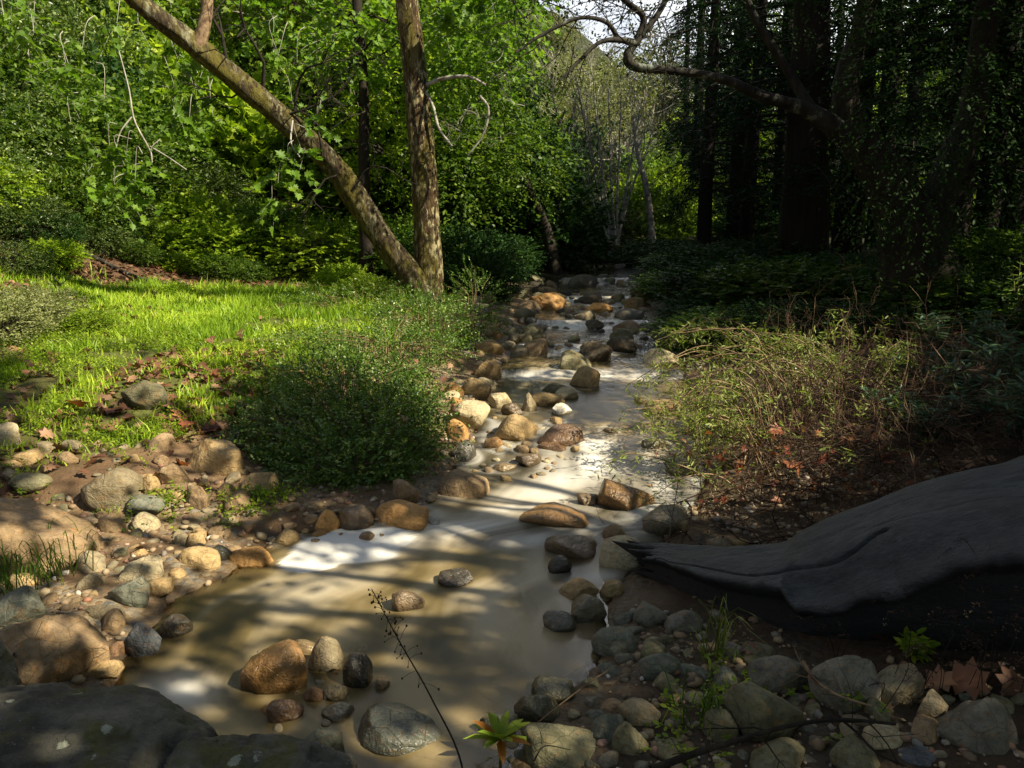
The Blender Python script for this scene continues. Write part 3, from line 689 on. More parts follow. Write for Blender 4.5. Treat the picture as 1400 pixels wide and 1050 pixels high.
# ================================================================== the two sycamores
def path3(P_, n):
    pts = np.array([pw(a, b, c) for a, b, c, w in P_]); r = np.array([w/2*proj(p)[2]/F for p, (a, b, c, w) in zip(pts, P_)])
    s = spline(pts, n); rr = np.interp(np.linspace(0, 1, n), np.linspace(0, 1, len(r)), r); return s, rr
def part(acc, name, mat, parent, base, label=None):
    o = link(acc.mesh(name, mat, base), name, parent)
    if label: o['label'] = label
    return o
def bparts(paths, n, k, mat, t, base, label, rough=0.0, seed=0):
    f = None
    for P_ in paths:
        A_ = Acc(); s_, r_ = path3(P_, n); tube(A_, s_, r_, k, rough=rough, seed=seed); o_ = part(A_, 'branch', mat, t, base, label); f = f or o_
    return f
def hang(acc_t, acc_l, start, tips, L=.12, n=9, mat=None):
    for tp in tips:
        e = pw(*tp); m_ = (start+e)/2+np.array([0, 0, .12])+RG.normal(size=3)*.06
        s = spline([start, m_, e], 9); tube(acc_t, s, np.linspace(.006, .0025, 9), 4, cap=False)
        sprays(acc_l, np.repeat(e[None], 4, 0)+RG.normal(size=(4, 3))*.05, RG.normal(size=(4, 3))*[1, .6, .5]+[0, 0, -.3], .28, 6, L, L*.95, 'maple', .5, .5, acc_t, .003, spread=.8)
def crownfill(al, at, cents, n, mat_leaf, L=.13, shape='maple', seed=0, tl=.5, nl=7):
    for c, r in cents:
        C, O = ellsample(n, c, r, .25, seed, .35); sprays(al, C, O, tl, nl, L, L*.9, shape, .3, .7, at, .004, flat=.4)
b1 = pw(560, 405, 12.9); b1[2] = gz1(b1[0], b1[1])
T1 = thing('sycamore_tree', 'leaning mottled sycamore slanting up to the upper left corner', 'tree', b1)
A = Acc(); s, r = path3([(592, 440, 12.9, 50), (566, 385, 12.9, 42), (528, 330, 12.8, 38), (494, 280, 12.7, 38), (455, 225, 12.4, 34), (408, 178, 12.1, 34), (335, 116, 11.8, 36), (262, 58, 11.5, 33), (190, 5, 11.2, 30), (110, -70, 10.8, 34), (20, -170, 10.4, 28)], 90)
tube(A, s, r*.84, 40, rough=.36, seed=3); part(A, 'trunk', B_SYC, T1, b1)
A = Acc(); s, r = path3([(268, 72, 11.5, 22), (277, 40, 11.5, 17), (283, 10, 11.5, 15), (284, -30, 11.5, 12)], 14); tube(A, s, r, 10, rough=.2, seed=4); part(A, 'branch', B_TWIG, T1, b1, 'reddish broken stub rising from the trunk')
A = Acc()
for (a, b, d, L, rr) in [(405, 178, (-.2, 0, 1), 1.2, .03), (440, 215, (.3, -.3, .8), 1.0, .022), (360, 138, (.1, -.3, .9), 1.3, .03), (480, 262, (.5, -.2, .6), .9, .02), (310, 98, (.4, -.2, 1), 1.2, .03), (380, 160, (.6, 0, .5), 1.2, .022), (345, 122, (-.3, -.5, -.5), .9, .018), (460, 240, (-.5, -.4, -.2), .9, .016)]:
    A = Acc(); grow(A, pw(a, b, 12), d, L, rr, 3, 5, .25, .03, 3, .8); part(A, 'branch', B_DARK, T1, b1, 'thin dark bare branch')
A = Acc(); AL = Acc()
s0 = pw(165, 105, 10.2)
for P_ in ([(160, 60, 10.3, 1.5), (176, 120, 10.2, 2), (184, 165, 10.1, 2.6), (205, 205, 10, 2.4), (208, 222, 10, 2)], [(180, 160, 10.1, 2.4), (165, 180, 10, 2), (158, 205, 10, 1.6)], [(205, 200, 10, 2), (230, 215, 10, 1.8), (255, 232, 9.9, 1.4)], [(400, 165, 11.5, 3), (398, 195, 11.3, 2.4), (410, 215, 11.2, 2)]): bparts([P_], 16, 5, B_PALE, T1, b1, None)
for tx in [(150, 205, 10), (170, 225, 10), (185, 245, 9.9), (158, 262, 9.9), (172, 215, 10), (208, 226, 10), (120, 235, 10), (182, 258, 10), (165, 270, 9.9)]:
    hang(A, AL, pw(tx[0]+10, tx[1]-35, tx[2]), [tx], .10)
for tx in [(395, 222, 11.2), (410, 232, 11.2), (380, 250, 11.1), (372, 270, 11.1), (412, 205, 11.3), (428, 172, 11.3)]:
    hang(A, AL, pw(tx[0]+6, tx[1]-30, tx[2]), [tx], .11)
for k in range(13):
    tx = (random.uniform(-10, 165), random.uniform(-10, 190), random.uniform(8.8, 10.5)); hang(A, AL, pw(tx[0]+random.uniform(-20, 20), tx[1]-50, tx[2]+.3), [tx], .085)
for k in range(14):
    tx = (random.uniform(200, 460), random.uniform(-10, 170), random.uniform(12.5, 14)); hang(A, AL, pw(tx[0]+random.uniform(-20, 20), tx[1]-50, tx[2]+.3), [tx], .09)
for k in range(8):
    tx = (random.uniform(235, 280), random.uniform(60, 170), random.uniform(11, 12.3)); hang(A, AL, pw(tx[0]+random.uniform(-20, 20), tx[1]-40, tx[2]+.3), [tx], .12)
br = part(A, 'twigs', B_PALE, T1, b1, 'pale hanging twigs with bright lobed leaves')
part(AL, 'foliage', LF['syc'], br, b1)
b2 = pw(587, 412, 13.1); b2[2] = gz1(b2[0], b2[1])
T2 = thing('sycamore_tree', 'upright sycamore with flaking brown and cream bark beside the stream', 'tree', b2)
A = Acc(); s, r = path3([(592, 432, 13.1, 46), (588, 400, 13.1, 40), (585, 330, 13.1, 36), (580, 250, 13.1, 34), (573, 170, 13.1, 34), (566, 90, 13.1, 33), (556, 0, 13.1, 31), (545, -110, 13.1, 28), (520, -260, 13.1, 20)], 90)
tube(A, s, r, 40, rough=.17, seed=8); part(A, 'trunk', B_SYC2, T2, b2)
A = Acc(); AL = Acc()
for P_ in ([(575, 120, 13.1, 7), (605, 108, 12.8, 6), (640, 105, 12.6, 5), (664, 116, 12.5, 3)], [(582, 125, 13, 5), (592, 145, 12.8, 4), (600, 175, 12.7, 4), (618, 200, 12.6, 3)], [(655, 130, 12.4, 4), (668, 150, 12.4, 4), (660, 185, 12.4, 3), (640, 212, 12.4, 2)]): bparts([P_], 14, 5, B_PALE, T2, b2, None)
for k in range(10): grow(A, pw(random.uniform(620, 720), random.uniform(80, 190), 12.6), RG.normal(size=3), .5, .008, 2, 4, .35, 0, 3, .8)
crownfill(AL, A, [(pw(430, 20, 15), (1.5, 1.2, .7)), (pw(480, 60, 15.5), (1.0, 1, .9)), (pw(640, 10, 15), (1.2, 1.2, .9)), (pw(690, -10, 15), (.9, 1, .8)), (pw(640, 90, 15.5), (.7, .8, .5))], 120, None, .11, 'maple', 5, .5, 7)
for k in range(10):
    tx = (random.uniform(600, 680), random.uniform(-10, 60), 12.7); hang(A, AL, pw(tx[0]-20, tx[1]-50, 13), [tx], .12)
br = part(A, 'twigs', B_PALE, T2, b2); part(AL, 'foliage', LF['syc'], br, b2)
b3 = pw(497, 330, 16); b3[2] = gz1(b3[0], b3[1])
T3 = thing('young_tree', 'thin dark trunk rising behind the leaning sycamore', 'tree', b3)
A = Acc(); s, r = path3([(502, 400, 16, 20), (498, 240, 15.5, 16), (497, 120, 15.4, 14), (490, 30, 15.3, 14), (478, -120, 15.2, 10)], 30); tube(A, s, r, 10, rough=.12, seed=2)
part(A, 'trunk', B_DARK, T3, b3)
A = Acc(); AL = Acc()
for k in range(9):
    p = pw(495, random.uniform(0, 200), 15.4); grow(A, p, RG.normal(size=3)+[0, -.3, .3], 1.3, .02, 2, 4, .2, .02, 3, .7)
crownfill(AL, A, [(pw(470, 120, 16.5), (1.2, 1.0, .9)), (pw(540, 60, 16.5), (1.1, 1, 1.0)), (pw(520, 190, 17), (.9, .8, .8))], 120, None, .1, 'oval', 7, .5, 9)
part(A, 'branch', B_DARK, T3, b3); part(AL, 'crown', LF['bright'], T3, b3)
# ================================================================== big oak on the right
b4 = pw(1252, 352, 11); b4[2] = gz1(b4[0], b4[1])
T4 = thing('oak_tree', 'massive dark oak with a long crooked limb reaching left over the stream', 'tree', b4)
A = Acc()
for P_ in ([(1262, 400, 11, 120), (1250, 345, 11, 92), (1232, 285, 11, 70), (1205, 232, 11, 54), (1172, 190, 11, 46), (1157, 150, 11, 38), (1160, 95, 11, 32), (1178, 40, 11, 28), (1190, -30, 11, 26), (1200, -140, 11, 22)], [(1262, 330, 11, 60), (1290, 250, 11.2, 44), (1330, 150, 11.5, 36), (1350, 0, 11.5, 30)]):
    s, r = path3(P_, 50); tube(A, s, r, 18, rough=.18, seed=13)
part(A, 'trunk', B_DARK, T4, b4)
A = Acc()
for P_ in ([(1180, 200, 11, 36), (1110, 154, 10.9, 22), (1080, 143, 10.8, 17), (1040, 131, 10.7, 15), (1000, 112, 10.6, 12), (960, 102, 10.6, 11), (915, 96, 10.5, 11), (868, 91, 10.5, 13), (858, 76, 10.5, 13), (870, 58, 10.5, 10)],
           [(870, 60, 10.5, 12), (850, 55, 10.4, 8), (820, 58, 10.3, 6), (790, 85, 10.2, 5), (765, 110, 10.1, 3)],
           [(870, 60, 10.5, 11), (880, 25, 10.5, 9), (860, 5, 10.5, 8), (830, -20, 10.5, 7)], [(845, 52, 10.4, 7), (828, 30, 10.3, 6), (790, 25, 10.2, 5), (740, 48, 10.1, 5), (705, 72, 10, 3)],
           [(872, 55, 10.5, 9), (905, 10, 10.6, 8), (925, -40, 10.6, 7)],
           [(1110, 152, 10.9, 18), (1085, 110, 11, 14), (1060, 70, 11, 12), (1030, 20, 11, 11), (1005, -40, 11, 9)]): bparts([P_], 44, 10, B_LICH, T4, b4, 'crooked limb with pale lichen', .2, 17)
A = Acc(); AL = Acc()
for k in range(46):
    q = pw(random.uniform(690, 950), random.uniform(-60, 70), random.uniform(9.8, 11)); tips = []
    grow(A, q, RG.normal(size=3)*[1, .6, 1]+[-.5, 0, 0], random.uniform(.5, 1.0), .010, 2, 3, .3, 0, 3, .8, tips)
    C = np.array([t[0] for t in tips if t[0][2] < 9]); sprays(AL, C[::2], RG.normal(size=(len(C[::2]), 3)), .12, 4, .04, .025, 'oval', .3, .6)
part(A, 'twigs', B_DARK, T4, b4, 'fine bare twigs against the sky')
C, O = ellsample(2600, pw(1330, 60, 9.5), (1.9, 1.6, 2.6), .2, 3, .4); ok = (proj(C.T)[0] > 1165)
sprays(AL, C[ok], O[ok], .4, 9, .052, .026, 'oval', .5, .7, None, flat=.3)
C, O = ellsample(500, pw(1000, -40, 11.5), (2.0, 1.2, .9), .2, 5, .4); sprays(AL, C, O, .4, 9, .05, .026, 'oval', .4, .7, None)
C, O = ellsample(260, pw(760, -90, 11.5), (1.2, 1.2, .45), .2, 5, .4); sprays(AL, C, O, .5, 9, .06, .04, 'oval', .4, .7, None)
part(AL, 'crown', LF['dark'], T4, b4)
# ================================================================== conifers of the dark wood
def conifer(seed, h=15, r0=.42, nb=90):
    random.seed(seed); A = Acc(); s = np.array([[.15*math.sin(t*3+seed), .15*math.cos(t*2+seed), t*h] for t in np.linspace(-.03, 1, 30)])
    tube(A, s, np.linspace(r0*1.15, .05, 30)**1.0, 14, rough=.12, seed=seed); AL = Acc(); AB = Acc()
    for k in range(nb):
        u = random.random()**.9; z = h*(.10+.88*u); L = (1-u*.85)*2.9*random.uniform(.6, 1.15); a = random.uniform(0, 6.28)
        d = np.array([math.cos(a), math.sin(a), .12]); n = 10; t = np.linspace(0, 1, n)
        pts = np.array([0, 0, z])+d*L*t[:, None]; pts[:, 2] -= .42*L*t**1.8; tube(AB, pts, np.linspace(.035, .008, n), 4, cap=False)
        m_ = max(6, int(L*9)); tt = RG.uniform(.15, 1, m_); C = np.array([np.interp(tt, t, pts[:, i]) for i in range(3)]).T
        sd_ = np.array([-d[1], d[0], 0])[None]*np.where(RG.random(m_) < .5, 1, -1)[:, None]+d*.5+[0, 0, -.3]
        sprays(AL, C, sd_, .55, 11, .17, .035, 'quad', .35, .6, None, spread=.7)
    return A, AB, AL
CON = []
for i, (sd_, r0) in enumerate([(1, .40), (2, .30), (3, .22)]):
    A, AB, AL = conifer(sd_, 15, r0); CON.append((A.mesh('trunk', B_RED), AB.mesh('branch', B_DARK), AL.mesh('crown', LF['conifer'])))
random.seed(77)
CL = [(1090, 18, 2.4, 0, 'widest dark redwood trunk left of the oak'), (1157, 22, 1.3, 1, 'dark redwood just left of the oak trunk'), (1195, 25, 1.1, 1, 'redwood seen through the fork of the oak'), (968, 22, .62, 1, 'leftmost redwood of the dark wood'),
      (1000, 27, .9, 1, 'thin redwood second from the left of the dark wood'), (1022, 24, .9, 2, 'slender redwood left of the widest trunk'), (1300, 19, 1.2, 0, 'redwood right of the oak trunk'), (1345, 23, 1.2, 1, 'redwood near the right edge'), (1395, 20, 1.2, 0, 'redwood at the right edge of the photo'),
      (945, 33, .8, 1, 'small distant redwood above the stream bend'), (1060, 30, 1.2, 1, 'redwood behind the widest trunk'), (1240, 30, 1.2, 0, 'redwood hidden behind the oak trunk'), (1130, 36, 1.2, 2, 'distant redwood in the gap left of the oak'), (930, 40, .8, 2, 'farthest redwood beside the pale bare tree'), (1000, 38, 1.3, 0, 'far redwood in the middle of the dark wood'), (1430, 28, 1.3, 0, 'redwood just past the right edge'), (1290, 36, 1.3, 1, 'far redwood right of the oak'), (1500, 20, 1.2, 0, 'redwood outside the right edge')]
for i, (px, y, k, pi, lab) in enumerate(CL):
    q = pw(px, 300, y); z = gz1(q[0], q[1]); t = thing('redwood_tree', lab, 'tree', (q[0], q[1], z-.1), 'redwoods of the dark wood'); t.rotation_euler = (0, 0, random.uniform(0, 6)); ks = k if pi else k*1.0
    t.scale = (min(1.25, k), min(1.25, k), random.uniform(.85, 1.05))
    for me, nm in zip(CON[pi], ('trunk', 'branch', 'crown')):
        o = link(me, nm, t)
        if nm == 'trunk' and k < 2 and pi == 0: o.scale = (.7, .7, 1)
# ================================================================== shrubs and leafy trees
def shrubP(n, nl, L, W, shape, seed, lump=.4, hgt=1.15, droop=.25, tl=.32):
    A = Acc(); AL = Acc(); C, O = ellsample(n, (0, 0, hgt*.5), (1, 1, hgt*.62), .35, seed, lump); C[:, 2] = np.maximum(C[:, 2], .02)
    sprays(AL, C, O+[0, 0, .25], tl, nl, L, W, shape, droop, .7, None)
    for i in range(0, n, max(1, n//60)):
        m_ = C[i]*.5+RG.normal(size=3)*.08; m_[2] = C[i][2]*.6; tube(A, spline([(0, 0, -.1), m_, C[i]], 6), np.linspace(.022, .005, 6), 4, cap=False)
    return A, AL
SHP = {}
for nm, n, nl, L, W, sh, mt, dr in [('small', 1500, 10, .05, .03, 'oval', 'small', .2), ('bright', 900, 9, .085, .06, 'oval', 'bright', .3), ('mid', 1100, 9, .075, .05, 'oval', 'mid', .3), ('dark', 1000, 9, .075, .04, 'oval', 'dark', .3), ('lobed', 480, 6, .13, .12, 'maple', 'bright', .4), ('pale', 900, 9, .06, .035, 'oval', 'pale', .1)]:
    SHP[nm] = []
    for v in range(2):
        A, AL = shrubP(n, nl, L, W, sh, 20+v*7+len(nm)); SHP[nm].append((A.mesh('stems', B_DARK), AL.mesh('foliage', LF[mt])))
def put(kind, loc, sc, label, cat='shrub', nm='shrub', group='shrubs on the slopes', rz=None):
    t = thing(nm, label, cat, loc, group); t.scale = sc if hasattr(sc, '__len__') else (sc,)*3; t.rotation_euler = (0, 0, random.uniform(0, 6.3))
    for me, n_ in zip(random.choice(SHP[kind]), ('stems', 'foliage')): link(me, n_, t)
    return t
KD = {'small': 'small-leaved grey-green shrub', 'bright': 'sunlit bright green shrub', 'mid': 'mid-green bush', 'dark': 'dark evergreen bush', 'lobed': 'lobed-leaf bright sapling', 'pale': 'pale olive thicket'}
LUSED = {}
def where(px, py):
    h_ = 'at the left edge' if px < 70 else 'left of the hanging sycamore twigs' if px < 140 else 'behind the hanging sycamore twigs' if px < 230 else 'left of the leaning trunk' if px < 320 else 'below the leaning trunk' if px < 420 and py > 200 else 'behind the leaning trunk' if px < 470 else 'between the two sycamore trunks' if px < 565 else 'right of the upright sycamore' if px < 640 else 'left of the stream bend' if px < 740 else 'beyond the stream bend' if px < 860 else 'among the redwoods' if px < 1200 else 'right of the oak'
    v_ = 'high up' if py < 70 else 'upper slope' if py < 140 else 'mid slope' if py < 210 else 'lower slope' if py < 280 else 'foot of slope'
    return h_, v_
def lab(kind, px, py, dist):
    h_, v_ = where(px, py)
    for ex in ('', 'large ', 'rounded ', 'loose ', 'dense ', 'ragged ', 'low '):
        l = f"{ex}{KD[kind]}, {v_}, {h_}"
        if l not in LUSED: LUSED[l] = 1; return l
    return l
for row, py in enumerate(range(372, 0, -44)):
    for px in range(-70, 760, 70):
        qx, qy = px+random.uniform(-28, 28)+(row % 2)*35, py+random.uniform(-16, 16)
        if qy > 300 and qx < 300 and random.random() < .35: continue
        if qy > 362: continue
        if 690 < qx and qy < 150: continue
        q = hit(qx, qy)
        if q is None or q[1] > 75: continue
        f = proj(q)[2]; sc = min(6, max(.8, 95*f/F))*random.uniform(.8, 1.15)
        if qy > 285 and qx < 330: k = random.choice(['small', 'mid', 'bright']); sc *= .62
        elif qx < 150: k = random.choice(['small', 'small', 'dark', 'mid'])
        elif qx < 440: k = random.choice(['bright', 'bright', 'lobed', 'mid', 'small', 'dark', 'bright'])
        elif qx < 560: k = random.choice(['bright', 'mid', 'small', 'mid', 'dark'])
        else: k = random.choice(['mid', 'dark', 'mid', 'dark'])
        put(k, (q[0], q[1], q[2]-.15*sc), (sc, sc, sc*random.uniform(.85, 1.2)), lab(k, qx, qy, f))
# leafy trees
def treeP(seed, h, r, n, L, mt, bk, shape='quad', open_=.3):
    A = Acc(); AL = Acc(); random.seed(seed); pts = spline([(0, 0, -.3), (.15, .1, h*.3), (-.1, .15, h*.6), (.1, 0, h*.9)], 20); tube(A, pts, np.linspace(.04*h*.5, .02, 20), 9, rough=.15, seed=seed)
    for k in range(16):
        p = pts[random.randint(5, 17)]; grow(A, p, RG.normal(size=3)+[0, 0, .5], r*.9, .014*h*.5, 2, 4, .2, .04, 3, .7)
    for k in range(9):
        a = random.uniform(0, 6.28); z = random.uniform(.25, .92); q = r*.62*math.sqrt(max(.1, 1-abs(z-.55)*1.3)); c = (math.cos(a)*q, math.sin(a)*q, z*h)
        C, O = ellsample(n//9, c, (r*.55, r*.55, h*.14), .2, seed+k, .4); sprays(AL, C, O, .6, 9, L, L*.6, shape, .3, .7, None)
    return A, AL
TP = {}
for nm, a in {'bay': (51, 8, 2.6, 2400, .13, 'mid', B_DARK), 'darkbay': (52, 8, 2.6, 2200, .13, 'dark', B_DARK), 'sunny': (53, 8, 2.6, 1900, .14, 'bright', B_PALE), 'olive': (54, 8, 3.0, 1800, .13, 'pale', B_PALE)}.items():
    A, AL = treeP(*a); TP[nm] = (A.mesh('trunk', a[6]), AL.mesh('crown', LF[a[5]]))
random.seed(4)
def ptree(kind, px, y, sc, label, gap=True):
    q = pw(px, 300, y); z = gz1(q[0], q[1]); t = thing('broadleaf_tree', label, 'tree', (q[0], q[1], z-.1), 'leafy trees behind the creek'); t.scale = (sc, sc, sc*random.uniform(.95, 1.15)); t.rotation_euler = (0, 0, random.uniform(0, 6.3))
    for me, n_ in zip(TP[kind], ('trunk', 'crown')): link(me, n_, t)
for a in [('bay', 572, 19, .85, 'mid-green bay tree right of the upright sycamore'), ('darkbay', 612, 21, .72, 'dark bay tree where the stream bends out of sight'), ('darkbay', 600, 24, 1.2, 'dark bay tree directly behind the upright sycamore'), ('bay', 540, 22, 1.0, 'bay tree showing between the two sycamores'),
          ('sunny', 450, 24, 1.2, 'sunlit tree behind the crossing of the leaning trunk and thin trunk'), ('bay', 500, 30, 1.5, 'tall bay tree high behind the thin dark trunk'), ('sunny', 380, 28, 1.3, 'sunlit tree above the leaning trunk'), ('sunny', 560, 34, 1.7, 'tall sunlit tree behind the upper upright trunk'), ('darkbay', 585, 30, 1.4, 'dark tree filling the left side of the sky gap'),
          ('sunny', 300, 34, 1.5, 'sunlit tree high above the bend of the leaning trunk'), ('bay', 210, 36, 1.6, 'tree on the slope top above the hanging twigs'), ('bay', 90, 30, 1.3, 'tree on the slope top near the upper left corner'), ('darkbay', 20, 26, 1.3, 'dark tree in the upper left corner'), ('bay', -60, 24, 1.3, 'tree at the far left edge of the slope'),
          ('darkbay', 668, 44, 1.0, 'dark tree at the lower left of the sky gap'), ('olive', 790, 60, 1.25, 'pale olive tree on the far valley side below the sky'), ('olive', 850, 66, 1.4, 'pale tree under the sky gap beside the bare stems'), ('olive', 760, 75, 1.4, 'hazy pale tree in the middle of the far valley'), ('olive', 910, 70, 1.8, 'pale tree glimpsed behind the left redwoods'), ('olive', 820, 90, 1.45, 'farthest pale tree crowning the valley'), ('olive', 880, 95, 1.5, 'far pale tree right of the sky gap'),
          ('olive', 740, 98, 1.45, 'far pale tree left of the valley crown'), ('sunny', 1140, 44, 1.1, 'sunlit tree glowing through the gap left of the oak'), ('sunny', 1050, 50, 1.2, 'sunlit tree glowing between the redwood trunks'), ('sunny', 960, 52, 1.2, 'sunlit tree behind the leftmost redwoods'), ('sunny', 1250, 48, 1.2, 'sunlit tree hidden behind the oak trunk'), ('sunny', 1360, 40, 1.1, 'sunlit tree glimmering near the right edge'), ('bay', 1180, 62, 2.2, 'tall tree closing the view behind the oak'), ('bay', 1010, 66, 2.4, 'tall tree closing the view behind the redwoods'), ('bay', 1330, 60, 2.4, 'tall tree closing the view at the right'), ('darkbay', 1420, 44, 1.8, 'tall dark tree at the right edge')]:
    ptree(*a)
for i, (px, y, s_, l) in enumerate([(950, 15, 1.0, 'left end of the undergrowth above the brush'), (985, 12.5, .9, 'behind the arching brush canes'), (1010, 14, 1.3, 'under the leftmost redwoods'), (1070, 12.5, 1.2, 'in front of the widest redwood'), (1130, 13.5, 1.3, 'in front of the gap left of the oak'), (1190, 12, 1.1, 'at the left foot of the oak'),
        (1000, 11, .9, 'on the dark bank above the brush'), (1090, 10.3, .9, 'in the middle of the dark bank'), (1170, 9.8, .8, 'on the dark bank right side'), (930, 18.5, .8, 'at the right of the stream head'), (850, 24, 1.0, 'over the stream head'), (900, 21, 1.1, 'behind the stream-side undergrowth'), (780, 24, 1.1, 'where the stream disappears'), (960, 17, 1.2, 'between stream and redwoods'), (1040, 18, 1.3, 'far in the redwood shade'), (1330, 10.5, 1.2, 'behind the willow shoots'), (1400, 9.8, 1.2, 'behind the willow shoots at the right edge'), (985, 40, 2.2, 'far behind the leftmost redwoods'), (1080, 42, 2.2, 'far behind the widest redwood'), (1160, 36, 2, 'far behind the oak fork'), (1330, 17, 1.6, 'right of the oak foot, farther back'), (1395, 16, 1.6, 'farther back at the right edge'), (1290, 24, 1.8, 'far back right of the oak foot'), (1360, 28, 2, 'far back near the right edge'), (1240, 30, 2, 'far back behind the oak'), (1030, 28, 1.8, 'among the redwood trunks')]):
    q = pw(px, 350, y); put('dark' if i % 3 else 'mid', (q[0], q[1], gz1(q[0], q[1])-.1), (s_, s_, s_*.42), 'low dark undergrowth bush '+l, 'undergrowth', 'undergrowth_bush', 'undergrowth bushes on the right bank')
for i, (px, y, s_, k, l) in enumerate([(650, 15, .8, 'dark', 'right of the upright sycamore foot'), (680, 18, .9, 'dark', 'overhanging the left side of the upper stream'), (620, 16, 1.1, 'dark', 'just behind the upright sycamore foot'), (540, 17, 1.2, 'mid', 'behind the base of the leaning trunk'), (450, 17, 1.1, 'bright', 'at the back of the meadow under the leaning trunk'), (380, 18, 1.2, 'mid', 'at the back of the meadow'), (730, 22, 1.2, 'dark', 'beside the head of the stream'), (300, 17, 1.0, 'bright', 'at the slope foot behind the meadow'), (700, 26, 1.5, 'dark', 'in the shade behind the upper stream')]):
    q = pw(px, 350, y); put(k, (q[0], q[1], gz1(q[0], q[1])-.1), (s_, s_, s_*.8), KD[k]+' '+l, 'shrub', 'shrub')
# bare pale multi-stemmed tree
b5 = pw(840, 330, 24); b5[2] = gz1(b5[0], b5[1]); T5 = thing('bare_tree', 'pale many-stemmed bare tree fanning up in the middle distance', 'tree', b5); A = Acc()
for (ax, ay, w_) in [(760, 150, 5), (775, 190, 4), (790, 120, 5), (812, 130, 5), (832, 120, 6), (850, 130, 5), (875, 150, 5), (890, 190, 4), (800, 170, 4)]:
    s, r = path3([(840+random.uniform(-8, 8), 345, 24, w_*.7+1), ((840*1.3+ax)/2.3, 265, 24, w_*.6), (ax, ay, 24+random.uniform(-1, 1), w_*.4)], 14); tube(A, s, r, 5, cap=False)
    for k in range(7):
        i = random.randint(5, 13); grow(A, s[i], [random.uniform(-.5, .5), random.uniform(-.3, .3), 1], 1.1, .016, 2, 3, .12, .08, 3, .45)
part(A, 'stems', B_PALE, T5, b5)
b6 = pw(888, 325, 26); b6[2] = gz1(b6[0], b6[1]); T6 = thing('pale_tree', 'slim pale spotted trunk right of the bare tree', 'tree', b6); A = Acc()
s, r = path3([(893, 340, 26, 10), (884, 260, 26, 9), (872, 210, 26, 7), (866, 160, 26, 4)], 18); tube(A, s, r, 7, rough=.15); grow(A, s[12], [.6, 0, .8], 1.6, .03, 3, 4); grow(A, s[9], [-.5, 0, .9], 1.2, .03, 3, 4); part(A, 'trunk', B_PALE, T6, b6)
b7 = pw(752, 352, 19); b7[2] = gz1(b7[0], b7[1]); T7 = thing('leaning_tree', 'short dark trunk leaning over the head of the stream', 'tree', b7); A = Acc()
s, r = path3([(760, 375, 19, 20), (748, 320, 19, 16), (736, 285, 19, 12), (715, 240, 19, 8)], 18); tube(A, s, r, 9, rough=.2); part(A, 'trunk', B_DARK, T7, b7)
A = Acc(); C, O = ellsample(500, pw(715, 215, 19), (1.1, 1, .9), .2, 3, .4); sprays(A, C, O, .5, 8, .09, .055, 'oval', .3, .7); part(A, 'crown', LF['mid'], T7, b7)
# ================================================================== unseen oaks added around the viewpoint, leaf clumps placed to cast shade
LITP = [([(610,960),(760,960),(760,1050),(610,1050)], .0), ([(0,330),(330,330),(330,392),(120,398),(0,385)], .012), ([(0,485),(250,485),(330,530),(250,575),(0,600)], .022), ([(0,385),(330,385),(560,395),(640,410),(668,470),(720,540),(640,620),(560,610),(480,580),(390,545),(330,530),(250,540),(0,560)], .003),
        ([(0,560),(250,540),(330,530),(380,600),(400,660),(430,700),(600,690),(600,730),(400,740),(260,830),(150,920),(0,940)], .015),
        ([(640,500),(760,515),(860,530),(960,560),(960,690),(890,720),(900,780),(820,770),(700,780),(560,770),(460,800),(350,800),(400,740),(600,720),(610,600)], .006),
        ([(300,800),(560,770),(760,790),(760,830),(560,850),(460,880),(340,930),(230,900),(220,850)], .17),
        ([(870,440),(1060,440),(1200,500),(1240,600),(1160,680),(960,740),(940,640),(880,540)], .025),
        ([(1180,330),(1400,320),(1400,440),(1240,440)], .025), ([(715,385),(880,385),(900,480),(700,500)], .09)]
def block(g):
    a, b, f = proj(g)
    if f < .5: return .9
    for poly, v in LITP:
        if inpoly(a, b, poly): return v
    if g[0] < -3 and g[1] > 8: return 0.0
    if b < 380 and a < 760: return 0.003
    return 1.0
ST = [(8.5, 8.5, 'tall'), (12, 13, 'broad'), (6.8, 1.5, 'near'), (3.5, -3.5, 'rear'), (12, 4, 'far'), (9.5, -3, 'back')]
SA = [(Acc(), Acc()) for _ in ST]; CLP = [[] for _ in ST]; random.seed(9); nbk = 0
for _ in range(9000):
    g_ = np.array([random.uniform(-6, 12), random.uniform(.5, 23), .35]); g_[2] = max(.2, .08*g_[1]*.9)
    if random.random() > block(g_): continue
    for tr_ in range(12):
        t = random.uniform(6.5, 13) if tr_ < 6 else random.uniform(10, 24); c = g_+SUN*t
        a, b, f = proj(c)
        if f > .3 and -60 < a < 1460 and b > -60: continue
        if math.hypot(c[0]-0, c[1]-0) < 1.2: continue
        k = min(range(len(ST)), key=lambda i: (c[0]-ST[i][0])**2+(c[1]-ST[i][1])**2)
        if math.hypot(c[0]-ST[k][0], c[1]-ST[k][1]) > 6: continue
        CLP[k].append(c); break
for _ in range(1500):
    c = np.array([random.uniform(4.6, 11), random.uniform(8, 21), random.uniform(1, 6)])+SUN*random.uniform(5, 14)
    a, b, f = proj(c); k = min(range(len(ST)), key=lambda i: (c[0]-ST[i][0])**2+(c[1]-ST[i][1])**2)
    if (f > .3 and -60 < a < 1430 and b > -40) or math.hypot(c[0]-ST[k][0], c[1]-ST[k][1]) > 7 or c[2] > 13: continue
    CLP[k].append(c)
